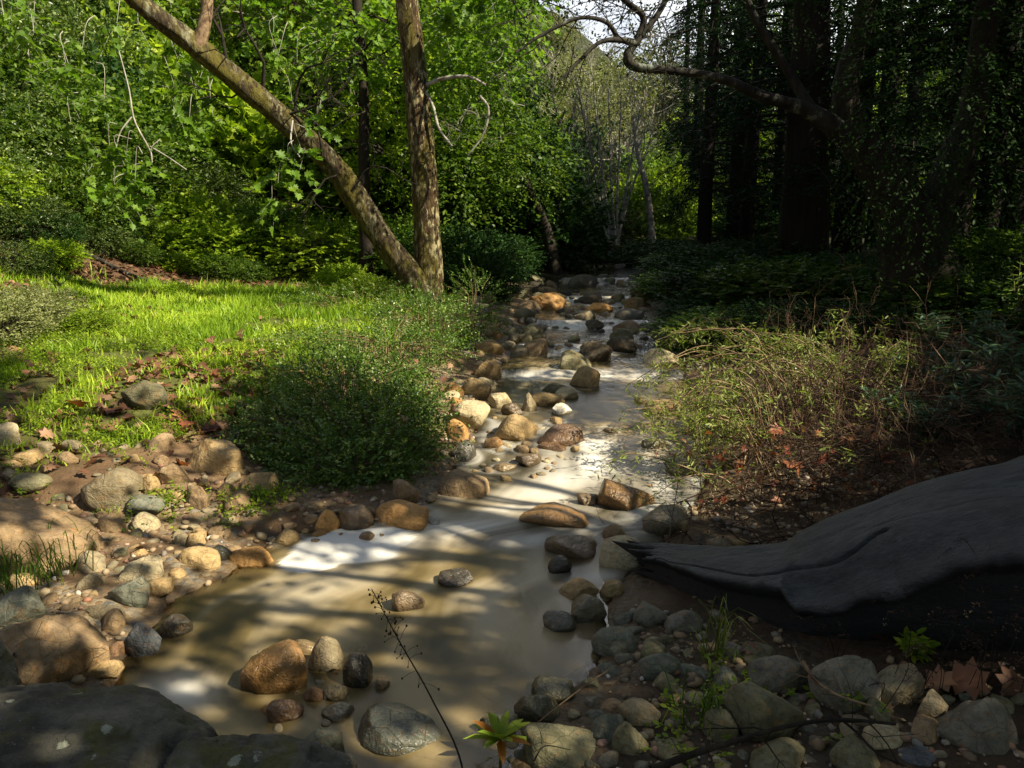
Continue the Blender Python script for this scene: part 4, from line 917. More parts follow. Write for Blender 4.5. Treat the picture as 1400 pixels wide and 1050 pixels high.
for _ in range(110):
    c = np.array([random.uniform(.9, 3.6), random.uniform(3.2, 4.5), random.uniform(.3, .9)])+SUN*random.uniform(7, 13); k = min(range(len(ST)), key=lambda i: (c[0]-ST[i][0])**2+(c[1]-ST[i][1])**2); CLP[k].append(c)
for _ in range(90):
    c = np.array([random.uniform(-2.0, -.7), random.uniform(5.5, 6.5), random.uniform(.1, .45)])+SUN*random.uniform(7.5, 12); k = min(range(len(ST)), key=lambda i: (c[0]-ST[i][0])**2+(c[1]-ST[i][1])**2); CLP[k].append(c)
for _ in range(900): CLP[3].append(np.array([random.uniform(-8, 7), random.uniform(-9, -1.6), random.uniform(3.8, 9)]))  # overhead clumps added to block sky light from behind
HOLES = [(hit(684, 1030)+[0, 0, .12], .27), (hit(1300, 440)+[0, 0, .6], .55), (hit(1385, 460)+[0, 0, .6], .5)]
for k, (x, y, nm) in enumerate(ST):
    if not CLP[k]: continue
    z = gz1(x, y); base = np.array([x, y, z]); C = np.array(CLP[k])
    for hp, rad_ in HOLES:
        v_ = C-hp; tt_ = v_@SUN; C = C[~((tt_ > 0) & (np.linalg.norm(v_-tt_[:, None]*SUN, axis=1) < rad_))]
    n = len(C)
    t = thing('added_shade_oak', {'tall': 'oak canopy shading the right bank', 'broad': 'broad oak beyond the right edge of the view', 'near': 'oak nearest the log, outside the view', 'rear': 'oak standing behind the viewpoint', 'far': 'oak farther out to the right', 'back': 'oak behind and to the right of the viewpoint'}[nm], 'tree', base)
    A, AL = SA[k]; top = C[:, 2].max(); tube(A, spline([base+[0, 0, -.3], base+[.2, .1, 2.5], base+[-.1, 0, 5], [x, y, top*.8]], 20), np.linspace(.34, .08, 20), 12, rough=.15)
    for i in range(0, n, max(1, n//28)):
        s0 = base+[0, 0, random.uniform(2.5, 5.5)]; m_ = (s0+C[i])/2+RG.normal(size=3)*.3; tube(A, spline([s0, m_, C[i]], 10), np.linspace(.07, .012, 10), 5, cap=False)
    nl = 30; P_ = C[:, None, :]+RG.normal(size=(n, nl, 3))*[.21, .21, .15]; Nn = RG.normal(size=(n*nl, 3))*.6+SUN; D = RG.normal(size=(n*nl, 3))
    leaves(AL, P_.reshape(-1, 3), D, Nn, .15*RG.uniform(.7, 1.3, n*nl), .10, 'quad')
    part(A, 'trunk', B_DARK, t, base); part(AL, 'crown', LF['mid'], t, base)
# ================================================================== meadow grass, clover, litter
def scat(n, x0, x1, y0, y1, fn):
    x = RG.uniform(x0, x1, n); y = RG.uniform(y0, y1, n); k = RG.random(n) < fn(x, y); x, y = x[k], y[k]; return np.stack([x, y, gz(x, y)], 1)
A = Acc(); q = scat(240000, -10, 1.5, 4.4, 15, lambda x, y: np.clip(meadow(x, y)*(.05+1.5*np.clip(fb2(x, y, 1.9, 3, 71)*2.4+.1+.22*np.clip(y-8, 0, 2.2), 0, 1))-litterm(x, y)*.5*(y < 9), 0, 1)*np.clip(y/8, .35, 1))
n = len(q); hgt = (.02+.11*RG.random(n)**2.2)*(.6+.9*np.clip(fb2(q[:, 0], q[:, 1], 2.3, 2, 72)+.5, 0, 1))*(1+.6*np.clip((q[:, 1]-9)/5, 0, 1)); lean = RG.normal(size=(n, 2))*.35
w_ = .0028+.0022*RG.random(n)+.0004*q[:, 1]; a = RG.random(n)*3.14; wv = np.stack([np.cos(a)*w_, np.sin(a)*w_, 0*a], 1); up_ = np.stack([lean[:, 0]*hgt, lean[:, 1]*hgt, hgt], 1)
m1 = q+up_*[.35, .35, .55]; e = q+up_; V = np.stack([q-wv, q+wv, m1+wv*.8, m1-wv*.8, e], 1)
Fq = np.arange(n)[:, None]*5; A.add(V.reshape(-1, 3), np.concatenate([Fq+[0, 1, 2, 3]]), np.repeat(np.clip(.5*RG.random(n)+.3+.8*fb2(q[:, 0], q[:, 1], 1.4, 3, 73), 0, 1), 5)); A.Fs.setdefault(3, []).append(Fq+[3, 2, 4])
tag(link(A.mesh('grass', LF['grass']), 'grass'), 'short bright sunlit grass on the left bank', 'grass', kind='stuff')
A = Acc(); q = scat(60000, -9, .5, 3.8, 14, lambda x, y: np.clip(np.clip(dl_(x, y)-1.1, 0, 1)*(fb2(x, y, 2.2, 3, 81)*3+.15), 0, 1)*np.clip(meadow(x, y)+.15, 0, 1))
q[:, 2] += .02; sprays(A, q, RG.normal(size=(len(q), 3))*[1, 1, .3]+[0, 0, .9], .09, 6, .024, .018, 'oval', .1, 1.2)
for (a, b, n) in [(335, 695, 90), (355, 683, 60), (372, 678, 50), (212, 700, 40), (228, 704, 30), (150, 600, 120), (230, 592, 130), (350, 530, 60), (240, 560, 60), (160, 610, 60), (995, 935, 22), (968, 985, 30), (1105, 960, 14), (930, 1030, 10)]:
    p = hit(a, b); C = p+RG.normal(size=(n, 3))*[.10, .10, .008]; C[:, 2] = gz(C[:, 0], C[:, 1])+.02; sprays(A, C, RG.normal(size=(n, 3))*[1, 1, .3]+[0, 0, .7], .08, 6, .026, .016, 'oval', .1, 1.2)
tag(link(A.mesh('ground_cover', LF['bright']), 'ground_cover'), 'low clover-like ground cover on the bank', 'ground cover', kind='stuff')
A = Acc(); q = np.concatenate([scat(14000, -10, 1, 4.3, 17, lambda x, y: np.clip(litterm(x, y)*1.3+.12, 0, 1)*.55*(dl_(x, y) > 1.2)), scat(1500, -3.6, -1.6, 5.9, 8.4, lambda x, y: .45+0*x), scat(9000, -14, -5, 10, 19, lambda x, y: litterm(x, y)*.6), scat(9000, .5, 8, 3.6, 12, lambda x, y: litterm(x, y)*.35), scat(500, -3, 5, 2, 9, lambda x, y: np.clip(np.maximum(dl_(x, y), x-Rx(y))-.2, 0, .25))]); n = len(q)
q[:, 2] += .012+.04*RG.random(n); L = .05+.07*RG.random(n); leaves(A, q, RG.normal(size=(n, 3))*[1, 1, .35], RG.normal(size=(n, 3))*.4+[0, 0, 1], L, L*.9, 'maple', None, .25)
tag(link(A.mesh('leaf_litter', LF['litter']), 'leaf_litter'), 'brown and red fallen sycamore leaves scattered on the banks', 'leaf litter', kind='stuff')
for i, (a, b, L, l) in enumerate([(320, 575, .20, 'large red sycamore leaf at the left foot of the bush'), (345, 590, .18, 'red curled leaf right of the large red one'), (300, 590, .16, 'red-brown leaf left of the large red one'), (345, 552, .16, 'dark red upright leaf by the bush edge'), (250, 570, .17, 'crumpled red leaf in grass above the squarish boulder'), (262, 585, .15, 'crumpled red leaf just above the squarish boulder'), (285, 520, .16, 'red leaf in the litter patch at the meadow edge'), (112, 565, .17, 'yellow-orange leaf lying in clover'), (246, 640, .12, 'small red leaf beside the squarish boulder'), (1345, 950, .17, 'big russet leaf at the lower right edge'), (1300, 945, .13, 'dark red leaf left of the big russet one'), (1390, 940, .15, 'russet leaf touching the right edge'), (1075, 690, .14, 'orange leaf glowing in the brush pile'), (1065, 640, .12, 'orange-red leaf high in the brush pile')]):
    p = hit(a, b); A = Acc(); D = RG.normal(size=3)*[1, 1, .2]; leaves(A, np.zeros((1, 3)), D[None], (RG.normal(size=3)*.35+[0, -.4, 1])[None], np.array([L]), np.array([L*.95]), 'maple', np.array([random.random()*.6+.2]), .3)
    o = link(A.mesh('fallen_leaf', LF['redleaf' if i < 9 or i > 11 else 'litter']), 'fallen_leaf', None, p+[0, 0, .05 if i < 12 else .3]); tag(o, l, 'leaf', 'large fallen sycamore leaves')
# ================================================================== front bush
b = np.array([-1.3, 7.4, gz1(-1.3, 7.4)]); TB = thing('coyote_bush', 'dense small-leaved bush spilling over the bank between grass and stream', 'bush', b)
A = Acc(); AL = Acc()
for i, (c, r, n) in enumerate([((-1.25, 5.85, .12), (.55, .38, .34), 1200), ((-1.35, 6.45, .30), (.80, .62, .42), 2100), ((-1.5, 7.2, .50), (.85, .7, .34), 1500), ((-1.35, 8.6, .74), (.8, .9, .20), 900), ((-1.15, 10.6, .88), (.8, 1.1, .27), 1100), ((-1.0, 6.9, .34), (.34, .5, .26), 400), ((-2.3, 8.9, .72), (.5, .4, .18), 200), ((-.95, 9.6, .75), (.3, .4, .3), 200), ((-2.2, 11.6, .95), (1.2, .6, .3), 800), ((-.5, 11.2, .95), (.4, .5, .55), 350)]):
    C, O = ellsample(n, c, r, .5, 40+i, .45); C[:, 2] = np.maximum(C[:, 2], gz(C[:, 0], C[:, 1])+.02); kk_ = RG.random(n) < .25; sprays(AL, C[~kk_], O[~kk_]+[0, -.1, .5], .15, 10, .026, .016, 'oval', .25, .7); sprays(AL, C[kk_], O[kk_]+[0, -.1, .7], .30, 14, .03, .018, 'oval', .3, .7)
    for j in range(0, n, 14): tube(A, spline([(C[j][0]*.6+c[0]*.4, C[j][1]*.6+c[1]*.4, gz1(*(C[j][:2]*.6+np.array(c[:2])*.4))), (C[j]+c)/2+[0, 0, .05], C[j]+O[j]*.12], 5), [.007, .006, .005, .004, .002], 3, cap=False)
part(A, 'stems', B_TWIG, TB, b); part(AL, 'foliage', LF['coyote'], TB, b)
A = Acc(); C, O = ellsample(34, (-1.3, 7.0, .5), (.9, 1.2, .45), .9, 41, .3); leaves(A, C, RG.normal(size=(34, 3)), O+[0, 0, .5], .06, .06, 'maple', None, .3); part(A, 'caught_leaves', LF['litter'], TB, b, 'red fallen leaves caught in the bush')
for i, (px, py, h_, k, l) in enumerate([(30, 455, .5, 'pale', 'pale fluffy bush at the left end of the meadow'), (70, 440, .4, 'pale', 'pale fluffy bush right of the left-end one'), (0, 470, .5, 'pale', 'pale fluffy bush cut by the left edge'), (125, 455, .25, 'bright', 'low green clump beside the pale bushes'), (470, 400, .45, 'bright', 'green leafy clump at the meadow back near the leaning trunk'), (500, 415, .4, 'bright', 'green leafy clump left of the sycamore foot'), (240, 410, .25, 'bright', 'weedy clump at the back of the meadow')]):
    p = hit(px, py); put(k, p, (h_, h_, h_*.8), l, 'shrub', 'small_shrub', 'small shrubs on the meadow')
# ================================================================== log
A = Acc(); LP = np.array([(.76, 4.34, .06, .12), (.85, 4.26, .07, .15), (.95, 4.16, .07, .18), (1.15, 3.94, .06, .27), (1.46, 3.74, .07, .38), (1.80, 3.64, .20, .44), (2.13, 3.52, .34, .48), (2.5, 3.42, .42, .53), (3.2, 3.3, .6, .46), (4.2, 3.1, .7, .46)])
nu_ = 420; sp_ = spline(LP[:, :3], nu_); rr = np.interp(np.linspace(0, 9, nu_), np.arange(10), LP[:, 3]); K = 360; Tn = nrm(np.gradient(sp_, axis=0)); bk = nrm(np.cross([0, 0, 1.], Tn)); upv = np.cross(Tn, bk)
phi = np.linspace(0, 2*math.pi, K, endpoint=False)[None, :]; u = np.linspace(0, 9, nu_)[:, None]
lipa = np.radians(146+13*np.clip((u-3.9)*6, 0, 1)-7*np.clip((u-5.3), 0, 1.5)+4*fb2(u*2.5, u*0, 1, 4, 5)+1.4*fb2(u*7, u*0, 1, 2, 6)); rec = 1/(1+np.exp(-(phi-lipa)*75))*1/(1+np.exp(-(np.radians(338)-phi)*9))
Rm = 1+.17*np.exp(-((phi-lipa+.05)/.16)**2)*(phi < lipa)-.10*np.exp(-((phi-np.radians(98))/.35)**2)-.26*rec; Rm = Rm+.05*fbm(np.stack([(u*1.3+phi*0).ravel(), (np.cos(phi)*1.8+u*0).ravel(), (np.sin(phi)*1.8+u*0).ravel()], 1), 4, 9).reshape(nu_, K)
Rm = Rm+.012*fbm(np.stack([(u*.9+phi*0).ravel(), (np.cos(phi)*11+u*0).ravel(), (np.sin(phi)*11+u*0).ravel()], 1), 3, 19).reshape(nu_, K)
crack2 = sum(np.exp(-(((phi-np.radians(a_)-.05*np.sin(u*b_+a_)-.06*(u-4))/.012)**2))*(u > c_)*(u < d_) for a_, b_, c_, d_ in ((70, 3, 1.5, 6), (105, 4, 3, 8), (138, 5, 2.2, 5), (88, 2, 5, 9), (118, 6, .0, 2.4), (60, 3, .0, 1.6)))
crack = np.exp(-(((phi-np.radians(128)+.09*(u-4)+.04*np.sin(u*5))/.02)**2))*((u > .6) & (u < 5.4)); Rm = Rm-.05*crack-.009*crack2
jag = fb2(np.cos(phi)*3+0*u, np.sin(phi)*3+0*u, 1, 3, 7)*.16*np.exp(-u*1.8)+2.2*fb2(np.cos(phi)*9+0*u, np.sin(phi)*12+0*u, 1, 2, 17)*.12*np.exp(-u*2.5)
V = sp_[:, None, :]+(bk[:, None, :]*np.cos(phi)[..., None]+upv[:, None, :]*np.sin(phi)[..., None])*(rr[:, None]*Rm)[..., None]+Tn[:, None, :]*jag[..., None]
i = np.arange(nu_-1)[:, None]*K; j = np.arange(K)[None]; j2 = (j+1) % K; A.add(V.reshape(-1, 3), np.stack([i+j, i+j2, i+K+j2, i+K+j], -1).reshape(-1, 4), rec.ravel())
A.add(np.concatenate([V[0], V[0].mean(0)[None]]), np.stack([np.arange(K), (np.arange(K)+1) % K, np.full(K, K)], 1), 1.0)
m = M('burnt_wood'); g = m.pos(); mp = m.n('Mapping', {'Vector': g, 'Scale': (2, 14, 14), 'Rotation': (0, -.2, .3)}).outputs[0]; n = m.math('ADD', m.math('MULTIPLY', m.noise(2, 7, mp, .65), .6), m.math('MULTIPLY', m.noise(1, 5, m.n('Mapping', {'Vector': g, 'Scale': (9, 90, 90), 'Rotation': (0, -.2, .3)}).outputs[0], .7), .4)); n2 = m.noise(3, 5, g, .6)
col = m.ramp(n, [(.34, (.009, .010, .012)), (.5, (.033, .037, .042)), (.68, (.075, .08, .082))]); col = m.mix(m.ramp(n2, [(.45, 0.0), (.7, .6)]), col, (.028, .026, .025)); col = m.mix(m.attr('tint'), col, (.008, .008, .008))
b = np.array([1.8, 3.7, gz1(1.8, 3.7)]); LW = m.end(m.n('BsdfPrincipled', {'Base Color': col, 'Roughness': .55, 'Normal': m.bump(n, .9, .03)}))
o = link(A.mesh('log', LW, b), 'fallen_log', None, b); tag(o, 'big charred hollow grey log rising to the right edge', 'log')
# ================================================================== brush pile
B_MIX = barkmat('deadtwig', 'deadtwig'); b = np.array([1.9, 6.2, gz1(1.9, 6.2)]); TR = thing('brush_thicket', 'sunlit tangle of arching canes and dead twigs on the right bank', 'brush', b); A = Acc(); AL = Acc(); AD = Acc(); AR = Acc()
canes = [[(1090, 620, 6.6), (1080, 500, 6.8), (1020, 462, 6.9), (960, 448, 7.0), (915, 470, 7.0)], [(1080, 640, 6.4), (1060, 520, 6.5), (1000, 490, 6.6), (930, 500, 6.6), (880, 525, 6.5)], [(1060, 640, 6.2), (1040, 540, 6.2), (985, 520, 6.3), (930, 560, 6.2), (875, 575, 6.1)], [(1060, 650, 6), (1010, 580, 6), (960, 570, 6), (950, 620, 6)], [(1140, 620, 6.6), (1130, 520, 6.8), (1100, 480, 6.9), (1040, 470, 6.9)],
         [(1000, 690, 5.4), (960, 650, 5.3), (910, 630, 5.2), (860, 620, 5.2), (830, 635, 5.2)], [(1020, 680, 5.4), (980, 650, 5.3), (930, 655, 5.2), (880, 690, 5.1)], [(1100, 630, 6.7), (1150, 520, 6.9), (1160, 460, 7), (1150, 425, 7)], [(1110, 640, 6.5), (1110, 560, 6.6), (1090, 500, 6.6), (1000, 500, 6.5), (900, 545, 6.4)], [(1040, 650, 6), (1010, 560, 6), (965, 540, 6), (945, 590, 6)], [(1180, 640, 6.5), (1190, 560, 6.6), (1215, 500, 6.8), (1220, 470, 7)], [(1060, 640, 6.3), (1040, 470, 6.6), (985, 450, 6.7), (930, 455, 6.7), (905, 450, 6.7)]]
for c in canes+[[(a_+random.uniform(-25, 25), b_+random.uniform(-18, 18), y_+random.uniform(-.3, .3)) for a_, b_, y_ in random.choice(canes[:5]+canes[8:11])] for _ in range(44)]:
    s = spline([pw(*p) for p in c], 26); tube(A, s, np.linspace(.007, .0022, 26), 4, cap=False)
    C = s[6:]; C = C+RG.normal(size=C.shape)*.01; sprays(AL, C, RG.normal(size=C.shape)+[0, 0, -.1], .10, 6, .048, .011, 'oval', .4, .5)
for k in range(800):
    x, y = random.uniform(.9, 3.6), random.uniform(4.5, 7.8)
    if x < Rx(y)+.1: continue
    z = gz1(x, y)+random.uniform(0, .35)*np.clip((y-4.4), .2, 1); grow(AD, (x, y, z), RG.normal(size=3)*[1, .7, .55]+[-.1, -.2, .1], random.uniform(.25, .75), random.uniform(.0025, .007), 2, 3, .22, .0, 3, .8)
for c, r, n in [((2.5, 7.0, .85), (.75, .7, .3), 80), ((1.7, 6.3, .6), (.6, .5, .3), 60), ((1.35, 5.9, .4), (.32, .5, .3), 70), ((3.2, 7.4, .85), (.6, .6, .3), 40), ((2.3, 5.5, .5), (.8, .35, .25), 60)]:
    C, O = ellsample(n, c, r, .2, 3, .4); sprays(AL, C, O+[0, 0, .6], .2, 8, .05, .012, 'oval', .3, .6, AD, .002)
n = 120; C, O = ellsample(n, (2.0, 5.7, .30), (1.0, .9, .35), .2, 3, .3); C[:, 2] = np.maximum(C[:, 2], gz(C[:, 0], C[:, 1])+.02); leaves(AR, C, RG.normal(size=(n, 3)), RG.normal(size=(n, 3))+[0, -.4, .5], .035+.05*RG.random(n)**2, .05, 'maple', None, .4)
part(A, 'canes', B_TWIG, TR, b); part(AL, 'foliage', LF['brush'], TR, b); part(AD, 'dead_twigs', B_MIX, TR, b); part(AR, 'caught_leaves', LF['redleaf'], TR, b, 'red and orange leaves caught in the twigs')
# ================================================================== leafy plants
def shoots(name, label, cat, px, py, spec, L, W, mt, group=None, lift=0, n=7):
    p = hit(px, py); base = np.array([p[0], p[1], p[2]]); t = thing(name, label, cat, base, group); A = Acc(); AL = Acc()
    for (dx, dy, h_) in spec:
        e = base+[dx, dy, h_]; s = spline([base, base+np.array([dx*.25, dy*.25, h_*.55]), e], 14); tube(A, s, np.linspace(.006, .002, 14), 4, cap=False)
        C = s[3:]; k = 3; C = np.repeat(C, k, 0); m_ = len(C); a_ = RG.random(m_)*6.28; D = np.stack([np.cos(a_), np.sin(a_), .5+.3*RG.normal(size=m_)], 1)
        leaves(AL, C, D, np.array([0, 0, 1.])+RG.normal(size=(m_, 3))*.3, L*RG.uniform(.7, 1.1, m_), W, 'oval', np.clip(.3+.6*RG.random(m_), 0, 1), .25)
    part(A, 'stems', B_TWIG, t, base); part(AL, 'foliage', LF[mt], t, base)
G_ = 'willowy plants on the right bank'
shoots('willow_shoot', 'sunlit pale green willow shoots right of the oak foot', 'plant', 1300, 440, [(-.15, 0, .75), (0, .1, .95), (.12, -.1, .8), (-.3, 0, .6), (.25, .1, .7)], .10, .022, 'willow', G_)
shoots('willow_shoot', 'bright willow shoots cut by the right edge', 'plant', 1385, 460, [(-.1, 0, .8), (.05, .1, .95), (.12, -.1, .7), (-.25, 0, .6)], .10, .022, 'willow', G_)
shoots('willow_shoot', 'small bright shoots above the log', 'plant', 1250, 470, [(-.1, 0, .3), (.05, .1, .45), (.12, -.1, .35)], .07, .018, 'willow', G_)
shoots('willow_shoot', 'thin bright stem alone behind the brush', 'plant', 1150, 480, [(0, 0, .35), (.03, .1, .25)], .05, .012, 'willow', G_)
for a, b, h_, l in [(1280, 500, .45, 'dim green plant left of the willow shoots'), (1390, 540, .55, 'tall grey-green plant at the right edge below the willow shoots'), (1310, 570, .4, 'grey-green plant in the dark hollow behind the log'), (1230, 590, .3, 'low dim plant between the brush and the log'), (1270, 610, .3, 'low dim plant just behind the log'), (1365, 560, .5, 'grey-green drooping plant right of the log top'), (1330, 600, .35, 'grey-green plant just behind the log at the right'), (1395, 620, .5, 'grey-green plant at the right edge behind the log'), (1300, 530, .4, 'bluish leafy plant between brush and willow shoots'), (1350, 500, .5, 'bluish leafy plant under the willow shoots'), (1240, 540, .35, 'dim green plant at the right end of the brush')]:
    shoots('leafy_plant', l, 'plant', a, b, [(random.uniform(-.25, .25), random.uniform(-.2, .2), h_*random.uniform(.6, 1.1)) for _ in range(12)], .11, .026, 'greyleaf', 'grey-green plants in the shade')
for i_, (px_, py_, s_, k_) in enumerate([(20, 372, .5, 'small'), (75, 362, .45, 'bright'), (140, 345, .5, 'small'), (190, 358, .4, 'mid'), (250, 372, .4, 'bright'), (300, 380, .5, 'mid'), (215, 335, .5, 'bright'), (60, 335, .6, 'dark'), (110, 318, .5, 'small'), (340, 385, .4, 'mid'), (275, 350, .45, 'small')]):
    q_ = hit(px_, py_); put(k_, q_, (s_, s_, s_*.7), 'low '+KD[k_]+' on the dark litter slope '+['at the left edge', 'above the pale fluffy bushes', 'above the pale fallen branch', 'at the middle of the pale fallen branch', 'right of the pale fallen branch', 'at the right end of the litter', 'uppermost above the meadow', 'uppermost at the left edge', 'upper left of the pale fallen branch', 'at the back corner of the meadow', 'behind the weedy clump'][i_], 'shrub', 'low_shrub', 'low plants on the litter slope')
for i_, (px_, y_, s_, k_, l_) in enumerate([(815, 27, 1.5, 'pale', 'at the foot of the bare tree, left'), (860, 28, 1.6, 'mid', 'at the foot of the bare tree, right'), (790, 30, 1.7, 'mid', 'left of the bare tree'), (900, 31, 1.7, 'bright', 'beyond the bare tree, towards the redwoods'), (840, 34, 2.2, 'pale', 'behind the bare tree'), (770, 36, 2.0, 'dark', 'left behind the bare tree'), (880, 38, 2.2, 'mid', 'right behind the bare tree'), (1140, 32, 1.6, 'bright', 'glowing in the gap left of the oak'), (1050, 34, 1.6, 'bright', 'glowing between the redwoods'), (985, 34, 1.5, 'bright', 'glowing behind the leftmost redwoods'), (945, 36, 1.5, 'bright', 'glowing left of the redwoods'), (1220, 33, 1.6, 'bright', 'glowing right of the oak fork'), (1330, 28, 1.5, 'bright', 'glowing near the right edge')]):
    q_ = pw(px_, 340, y_); put(k_, (q_[0], q_[1], gz1(q_[0], q_[1])-.1), (s_, s_, s_*1.1), KD[k_]+' '+l_, 'shrub', 'shrub')
shoots('seedling', 'bright green leafy seedling among the shaded rocks by the log', 'plant', 1250, 905, [(0, 0, .13), (-.06, 0, .08), (.07, 0, .07), (.02, -.03, .10), (-.03, .03, .1)], .06, .024, 'bright')
p = hit(684, 1044); A = Acc(); n = 16; base = p+[0, 0, .10]
for k in range(n):
    a_ = k*2.4; el = .15+.9*k/n; D = np.array([math.cos(a_)*math.cos(el), math.sin(a_)*math.cos(el), math.sin(el)]); leaves(A, base[None], D[None], (np.array([0, 0, 1.])-D*.3)[None], np.array([.15-.05*k/n]), np.array([.04]), 'oval', np.array([.95 if k in (2, 5, 9) else random.random()*.6]), .25)
tube(A, [p-[0, 0, .05], base], .006, 5, tint=.2); o = link(A.mesh('rosette_plant', LF['succ'], p), 'rosette_plant', None, p); tag(o, 'yellow-green leaf rosette with red tips at the bottom edge', 'plant')
# dry stalk
b = pw(634, 1064, 2.3); b[2] = gz1(b[0], b[1]); A = Acc(); t = thing('dry_stalk', 'dark dry seed stalk rising across the near pool', 'plant', b)
s = spline([b, pw(632, 1050, 2.3), pw(590, 955, 2.32), pw(545, 875, 2.3), pw(508, 805, 2.3)], 40); tube(A, s, np.linspace(.0042, .0014, 40), 5); AH = Acc()
for k in range(46):
    i = random.randint(22, 39); L = .012+.06*(39-i)/17*random.random()+.01; d = nrm(RG.normal(size=3)*[1, .5, 1]); e = s[i]+d*L; tube(A, [s[i], (s[i]+e)/2+[0, 0, .004], e], .0008, 3, cap=False)
    V, Fc = ico(1); AH.add(e+V*[.0032, .0032, .0045]*random.uniform(.7, 1.3), Fc)
part(A, 'stem', B_DARK, t, b); part(AH, 'seed_heads', B_DARK, t, b)
def stick(name, label, P_, r0, mat, lift=.03, tw=0):
    pts = []
    for a, b in P_:
        q = hit(a, b, lift); pts.append(q+[0, 0, lift])
    s = spline(pts, 30); A = Acc(); tube(A, s, np.linspace(r0, r0*.4, 30), 7, rough=.2)
    for k in range(tw): grow(A, s[random.randint(5, 28)], RG.normal(size=3)*[1, 1, .4], .25, r0*.3, 1, 4, .2, 0, 2)
    base = s[0]; o = link(A.mesh(name, mat, base), name, None, base); tag(o, label, 'branch')
stick('fallen_branch', 'long dark fallen branch lying across the lower right rocks', [(890, 1052), (950, 1030), (1010, 1012), (1080, 992), (1150, 984), (1225, 990)], .014, B_DARK, .10, 5)
stick('fallen_branch', 'curved bare stick leaning on the tall grey boulder', [(1098, 905), (1115, 930), (1145, 950), (1190, 965)], .008, B_TWIG, .12, 2)
stick('fallen_branch', 'thin pale reed stem lying over the right shore', [(712, 1008), (760, 968), (810, 930), (850, 905), (872, 885)], .0035, B_TWIG, .06)
stick('fallen_branch', 'dark twig crossing under the long fallen branch', [(1140, 975), (1170, 1000), (1200, 1030), (1240, 1048)], .006, B_DARK, .08, 2)
stick('fallen_branch', 'short dark stick leaning on the blocky left boulder', [(2, 945), (12, 915), (24, 880)], .009, B_DARK, .12)
stick('fallen_branch', 'thin dark twigs in front of the broad olive boulder', [(730, 1040), (745, 1020), (780, 1025)], .003, B_DARK, .2, 3)
stick('fallen_branch', 'weathered pale fallen branch on the leaf litter slope at the left', [(90, 335), (130, 352), (170, 372), (215, 388)], .05, B_LICH, .06, 4)
stick('fallen_branch', 'dark branch on the leaf litter slope left of the pale one', [(20, 345), (60, 368), (85, 392)], .03, B_DARK, .1, 4)
def tuft(label, px, py, n, h_, mt, sp_=.06):
    p = hit(px, py); A = Acc()
    for k in range(n):
        q = p+RG.normal(size=3)*[sp_, sp_, 0]; q[2] = gz1(q[0], q[1]); d = RG.normal(size=3)*.4+[0, 0, 1]; L = h_*random.uniform(.5, 1.1); e = q+d*L*[1.2, 1.2, .6]; m_ = q+d*L*.5+[0, 0, L*.25]
        s = spline([q, m_, e], 6); w_ = np.array([.004, .004, .0035, .003, .002, .0006])*.7; V = np.concatenate([s+np.array([1, .3, 0])*w_[:, None], s-np.array([1, .3, 0])*w_[:, None]]); A.add(V, [(i, i+1, i+7, i+6) for i in range(5)], random.random())
    o = link(A.mesh('grass_tuft', LF[mt], p), 'grass_tuft', None, p); tag(o, label, 'grass tuft', 'grass tufts between the stones')
tuft('dark grass tuft hanging below the big slab boulder', 40, 790, 130, .22, 'mid', .14); tuft('dark grass tuft at the left end below the slab', 5, 800, 80, .2, 'mid', .1)
tuft('pale dry grass tuft on the dark sand near the log', 975, 905, 26, .35, 'brush', .04); tuft('thin grass tuft left of the peaked boulder', 955, 990, 30, .2, 'mid', .06); tuft('green grass tuft below the round bank boulder', 150, 700, 40, .07, 'grass', .04); tuft('green grass tuft above the squarish boulder', 190, 600, 70, .1, 'grass', .1); tuft('grass tuft left of the squarish boulder', 265, 580, 50, .1, 'grass', .07); tuft('green tuft at the meadow edge below the mossy boulder', 110, 590, 90, .1, 'grass', .15)
# dry weeds draped over the log
p = pw(1370, 740, 3.1); p[2] = gz1(p[0], p[1]); t = thing('dry_weed', 'dead seeding weeds drooping in front of the log at the right edge', 'weed', p); A = Acc(); AL = Acc()
for k in range(60):
    s0 = np.array([random.uniform(1.3, 2.6), random.uniform(2.75, 3.25), 0]); s0[2] = gz1(s0[0], s0[1])
    e = s0+[random.uniform(-.25, .15), random.uniform(-.1, .1), random.uniform(.1, .55)*np.clip((s0[0]-.9), .2, 1)]; s = spline([s0, (s0+e)/2+[.05, 0, .05], e, e+[-.06, -.02, -.04]], 12); tube(A, s, np.linspace(.002, .0008, 12), 3, cap=False)
    C = np.repeat(s[4:], 5, 0)+RG.normal(size=(40, 3))*.006; leaves(AL, C, RG.normal(size=(40, 3)), RG.normal(size=(40, 3)), .009, .006, 'quad')
part(A, 'stems', B_DARK, t, p); part(AL, 'seed_heads', B_MIX, t, p)
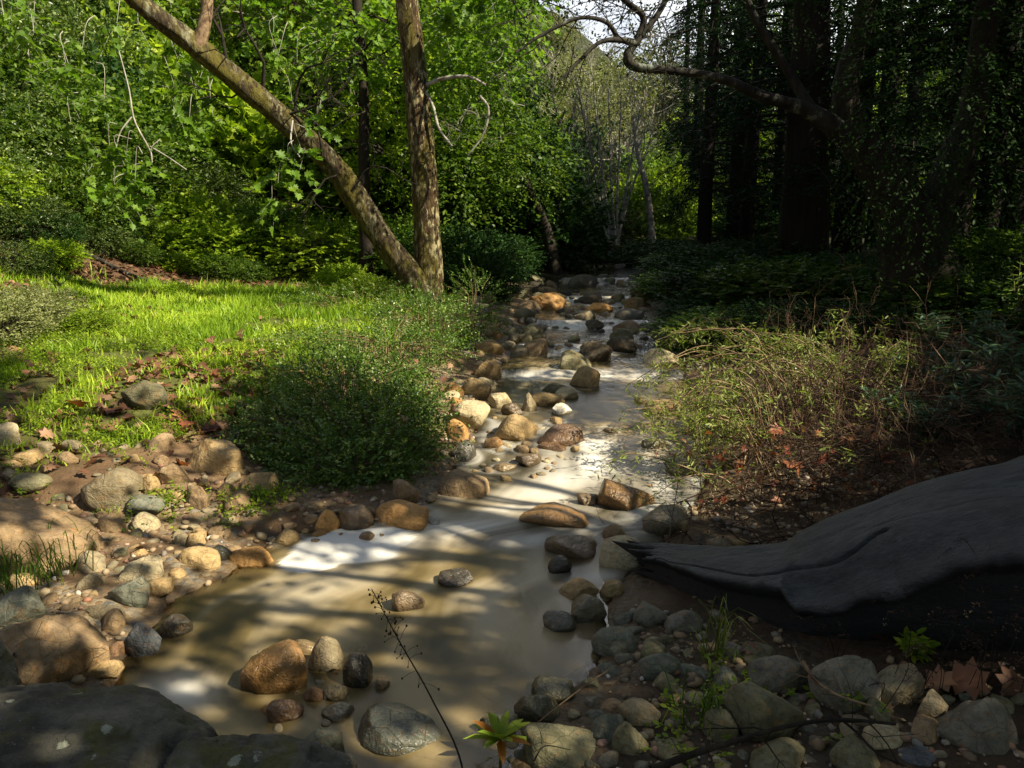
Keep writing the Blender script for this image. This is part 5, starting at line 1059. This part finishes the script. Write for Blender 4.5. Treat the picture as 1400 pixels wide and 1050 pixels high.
# ================================================================== camera, light, world
cd = bpy.data.cameras.new('camera'); cam = bpy.data.objects.new('camera', cd); COL.objects.link(cam)
cam.location = (0, 0, H); cam.rotation_euler = (math.pi/2-P, 0, 0); cd.sensor_width = 36; cd.lens = 36*F/1400; cd.clip_end = 2000; cd.clip_start = .05
S.camera = cam
sd = bpy.data.lights.new('sun', 'SUN'); sd.energy = 5.0; sd.angle = rad(.5); sd.color = (1, .90, .69)
so = bpy.data.objects.new('sun', sd); COL.objects.link(so); so.rotation_euler = Vector(SUN).to_track_quat('Z', 'Y').to_euler(); so.location = (10, -5, 20)
w = bpy.data.worlds.new('World'); S.world = w; w.use_nodes = True; nt = w.node_tree; nt.nodes.clear()
out = nt.nodes.new('ShaderNodeOutputWorld'); bg = nt.nodes.new('ShaderNodeBackground'); sk = nt.nodes.new('ShaderNodeTexSky')
sk.sky_type = 'NISHITA'; sk.sun_disc = False; sk.sun_elevation = math.asin(SUN[2]); sk.sun_rotation = math.atan2(SUN[0], SUN[1])
tc = nt.nodes.new('ShaderNodeTexCoord'); nz = nt.nodes.new('ShaderNodeTexNoise'); nz.inputs['Scale'].default_value = 2.2; nz.inputs['Detail'].default_value = 6
cr = nt.nodes.new('ShaderNodeValToRGB'); cr.color_ramp.elements[0].position = .3; cr.color_ramp.elements[1].position = .5
mx = nt.nodes.new('ShaderNodeMix'); mx.data_type = 'RGBA'
nt.links.new(tc.outputs['Generated'], nz.inputs['Vector']); nt.links.new(nz.outputs['Fac'], cr.inputs[0]); sx = nt.nodes.new('ShaderNodeSeparateXYZ'); nt.links.new(tc.outputs['Generated'], sx.inputs[0]); mr = nt.nodes.new('ShaderNodeMapRange'); nt.links.new(sx.outputs[1], mr.inputs[0]); mr.inputs[1].default_value = .55; mr.inputs[2].default_value = .85; mr.inputs[3].default_value = .06; mm = nt.nodes.new('ShaderNodeMath'); mm.operation = 'MULTIPLY'; nt.links.new(mr.outputs[0], mm.inputs[1]); nt.links.new(cr.outputs[0], mm.inputs[0]); nt.links.new(mm.outputs[0], mx.inputs[0])
nt.links.new(sk.outputs[0], mx.inputs[6]); mx.inputs[7].default_value = (19, 19.2, 19.8, 1)
nt.links.new(mx.outputs[2], bg.inputs[0]); bg.inputs[1].default_value = .05; nt.links.new(bg.outputs[0], out.inputs[0])
S.view_settings.view_transform = 'Standard'; S.view_settings.look = 'None'; S.view_settings.exposure = 1.08; S.view_settings.gamma = 1
S.cycles.max_bounces = 7; S.cycles.diffuse_bounces = 2; S.cycles.glossy_bounces = 3; S.cycles.transmission_bounces = 4; S.cycles.transparent_max_bounces = 8
S.cycles.sample_clamp_indirect = 3
S.render.engine = 'CYCLES'
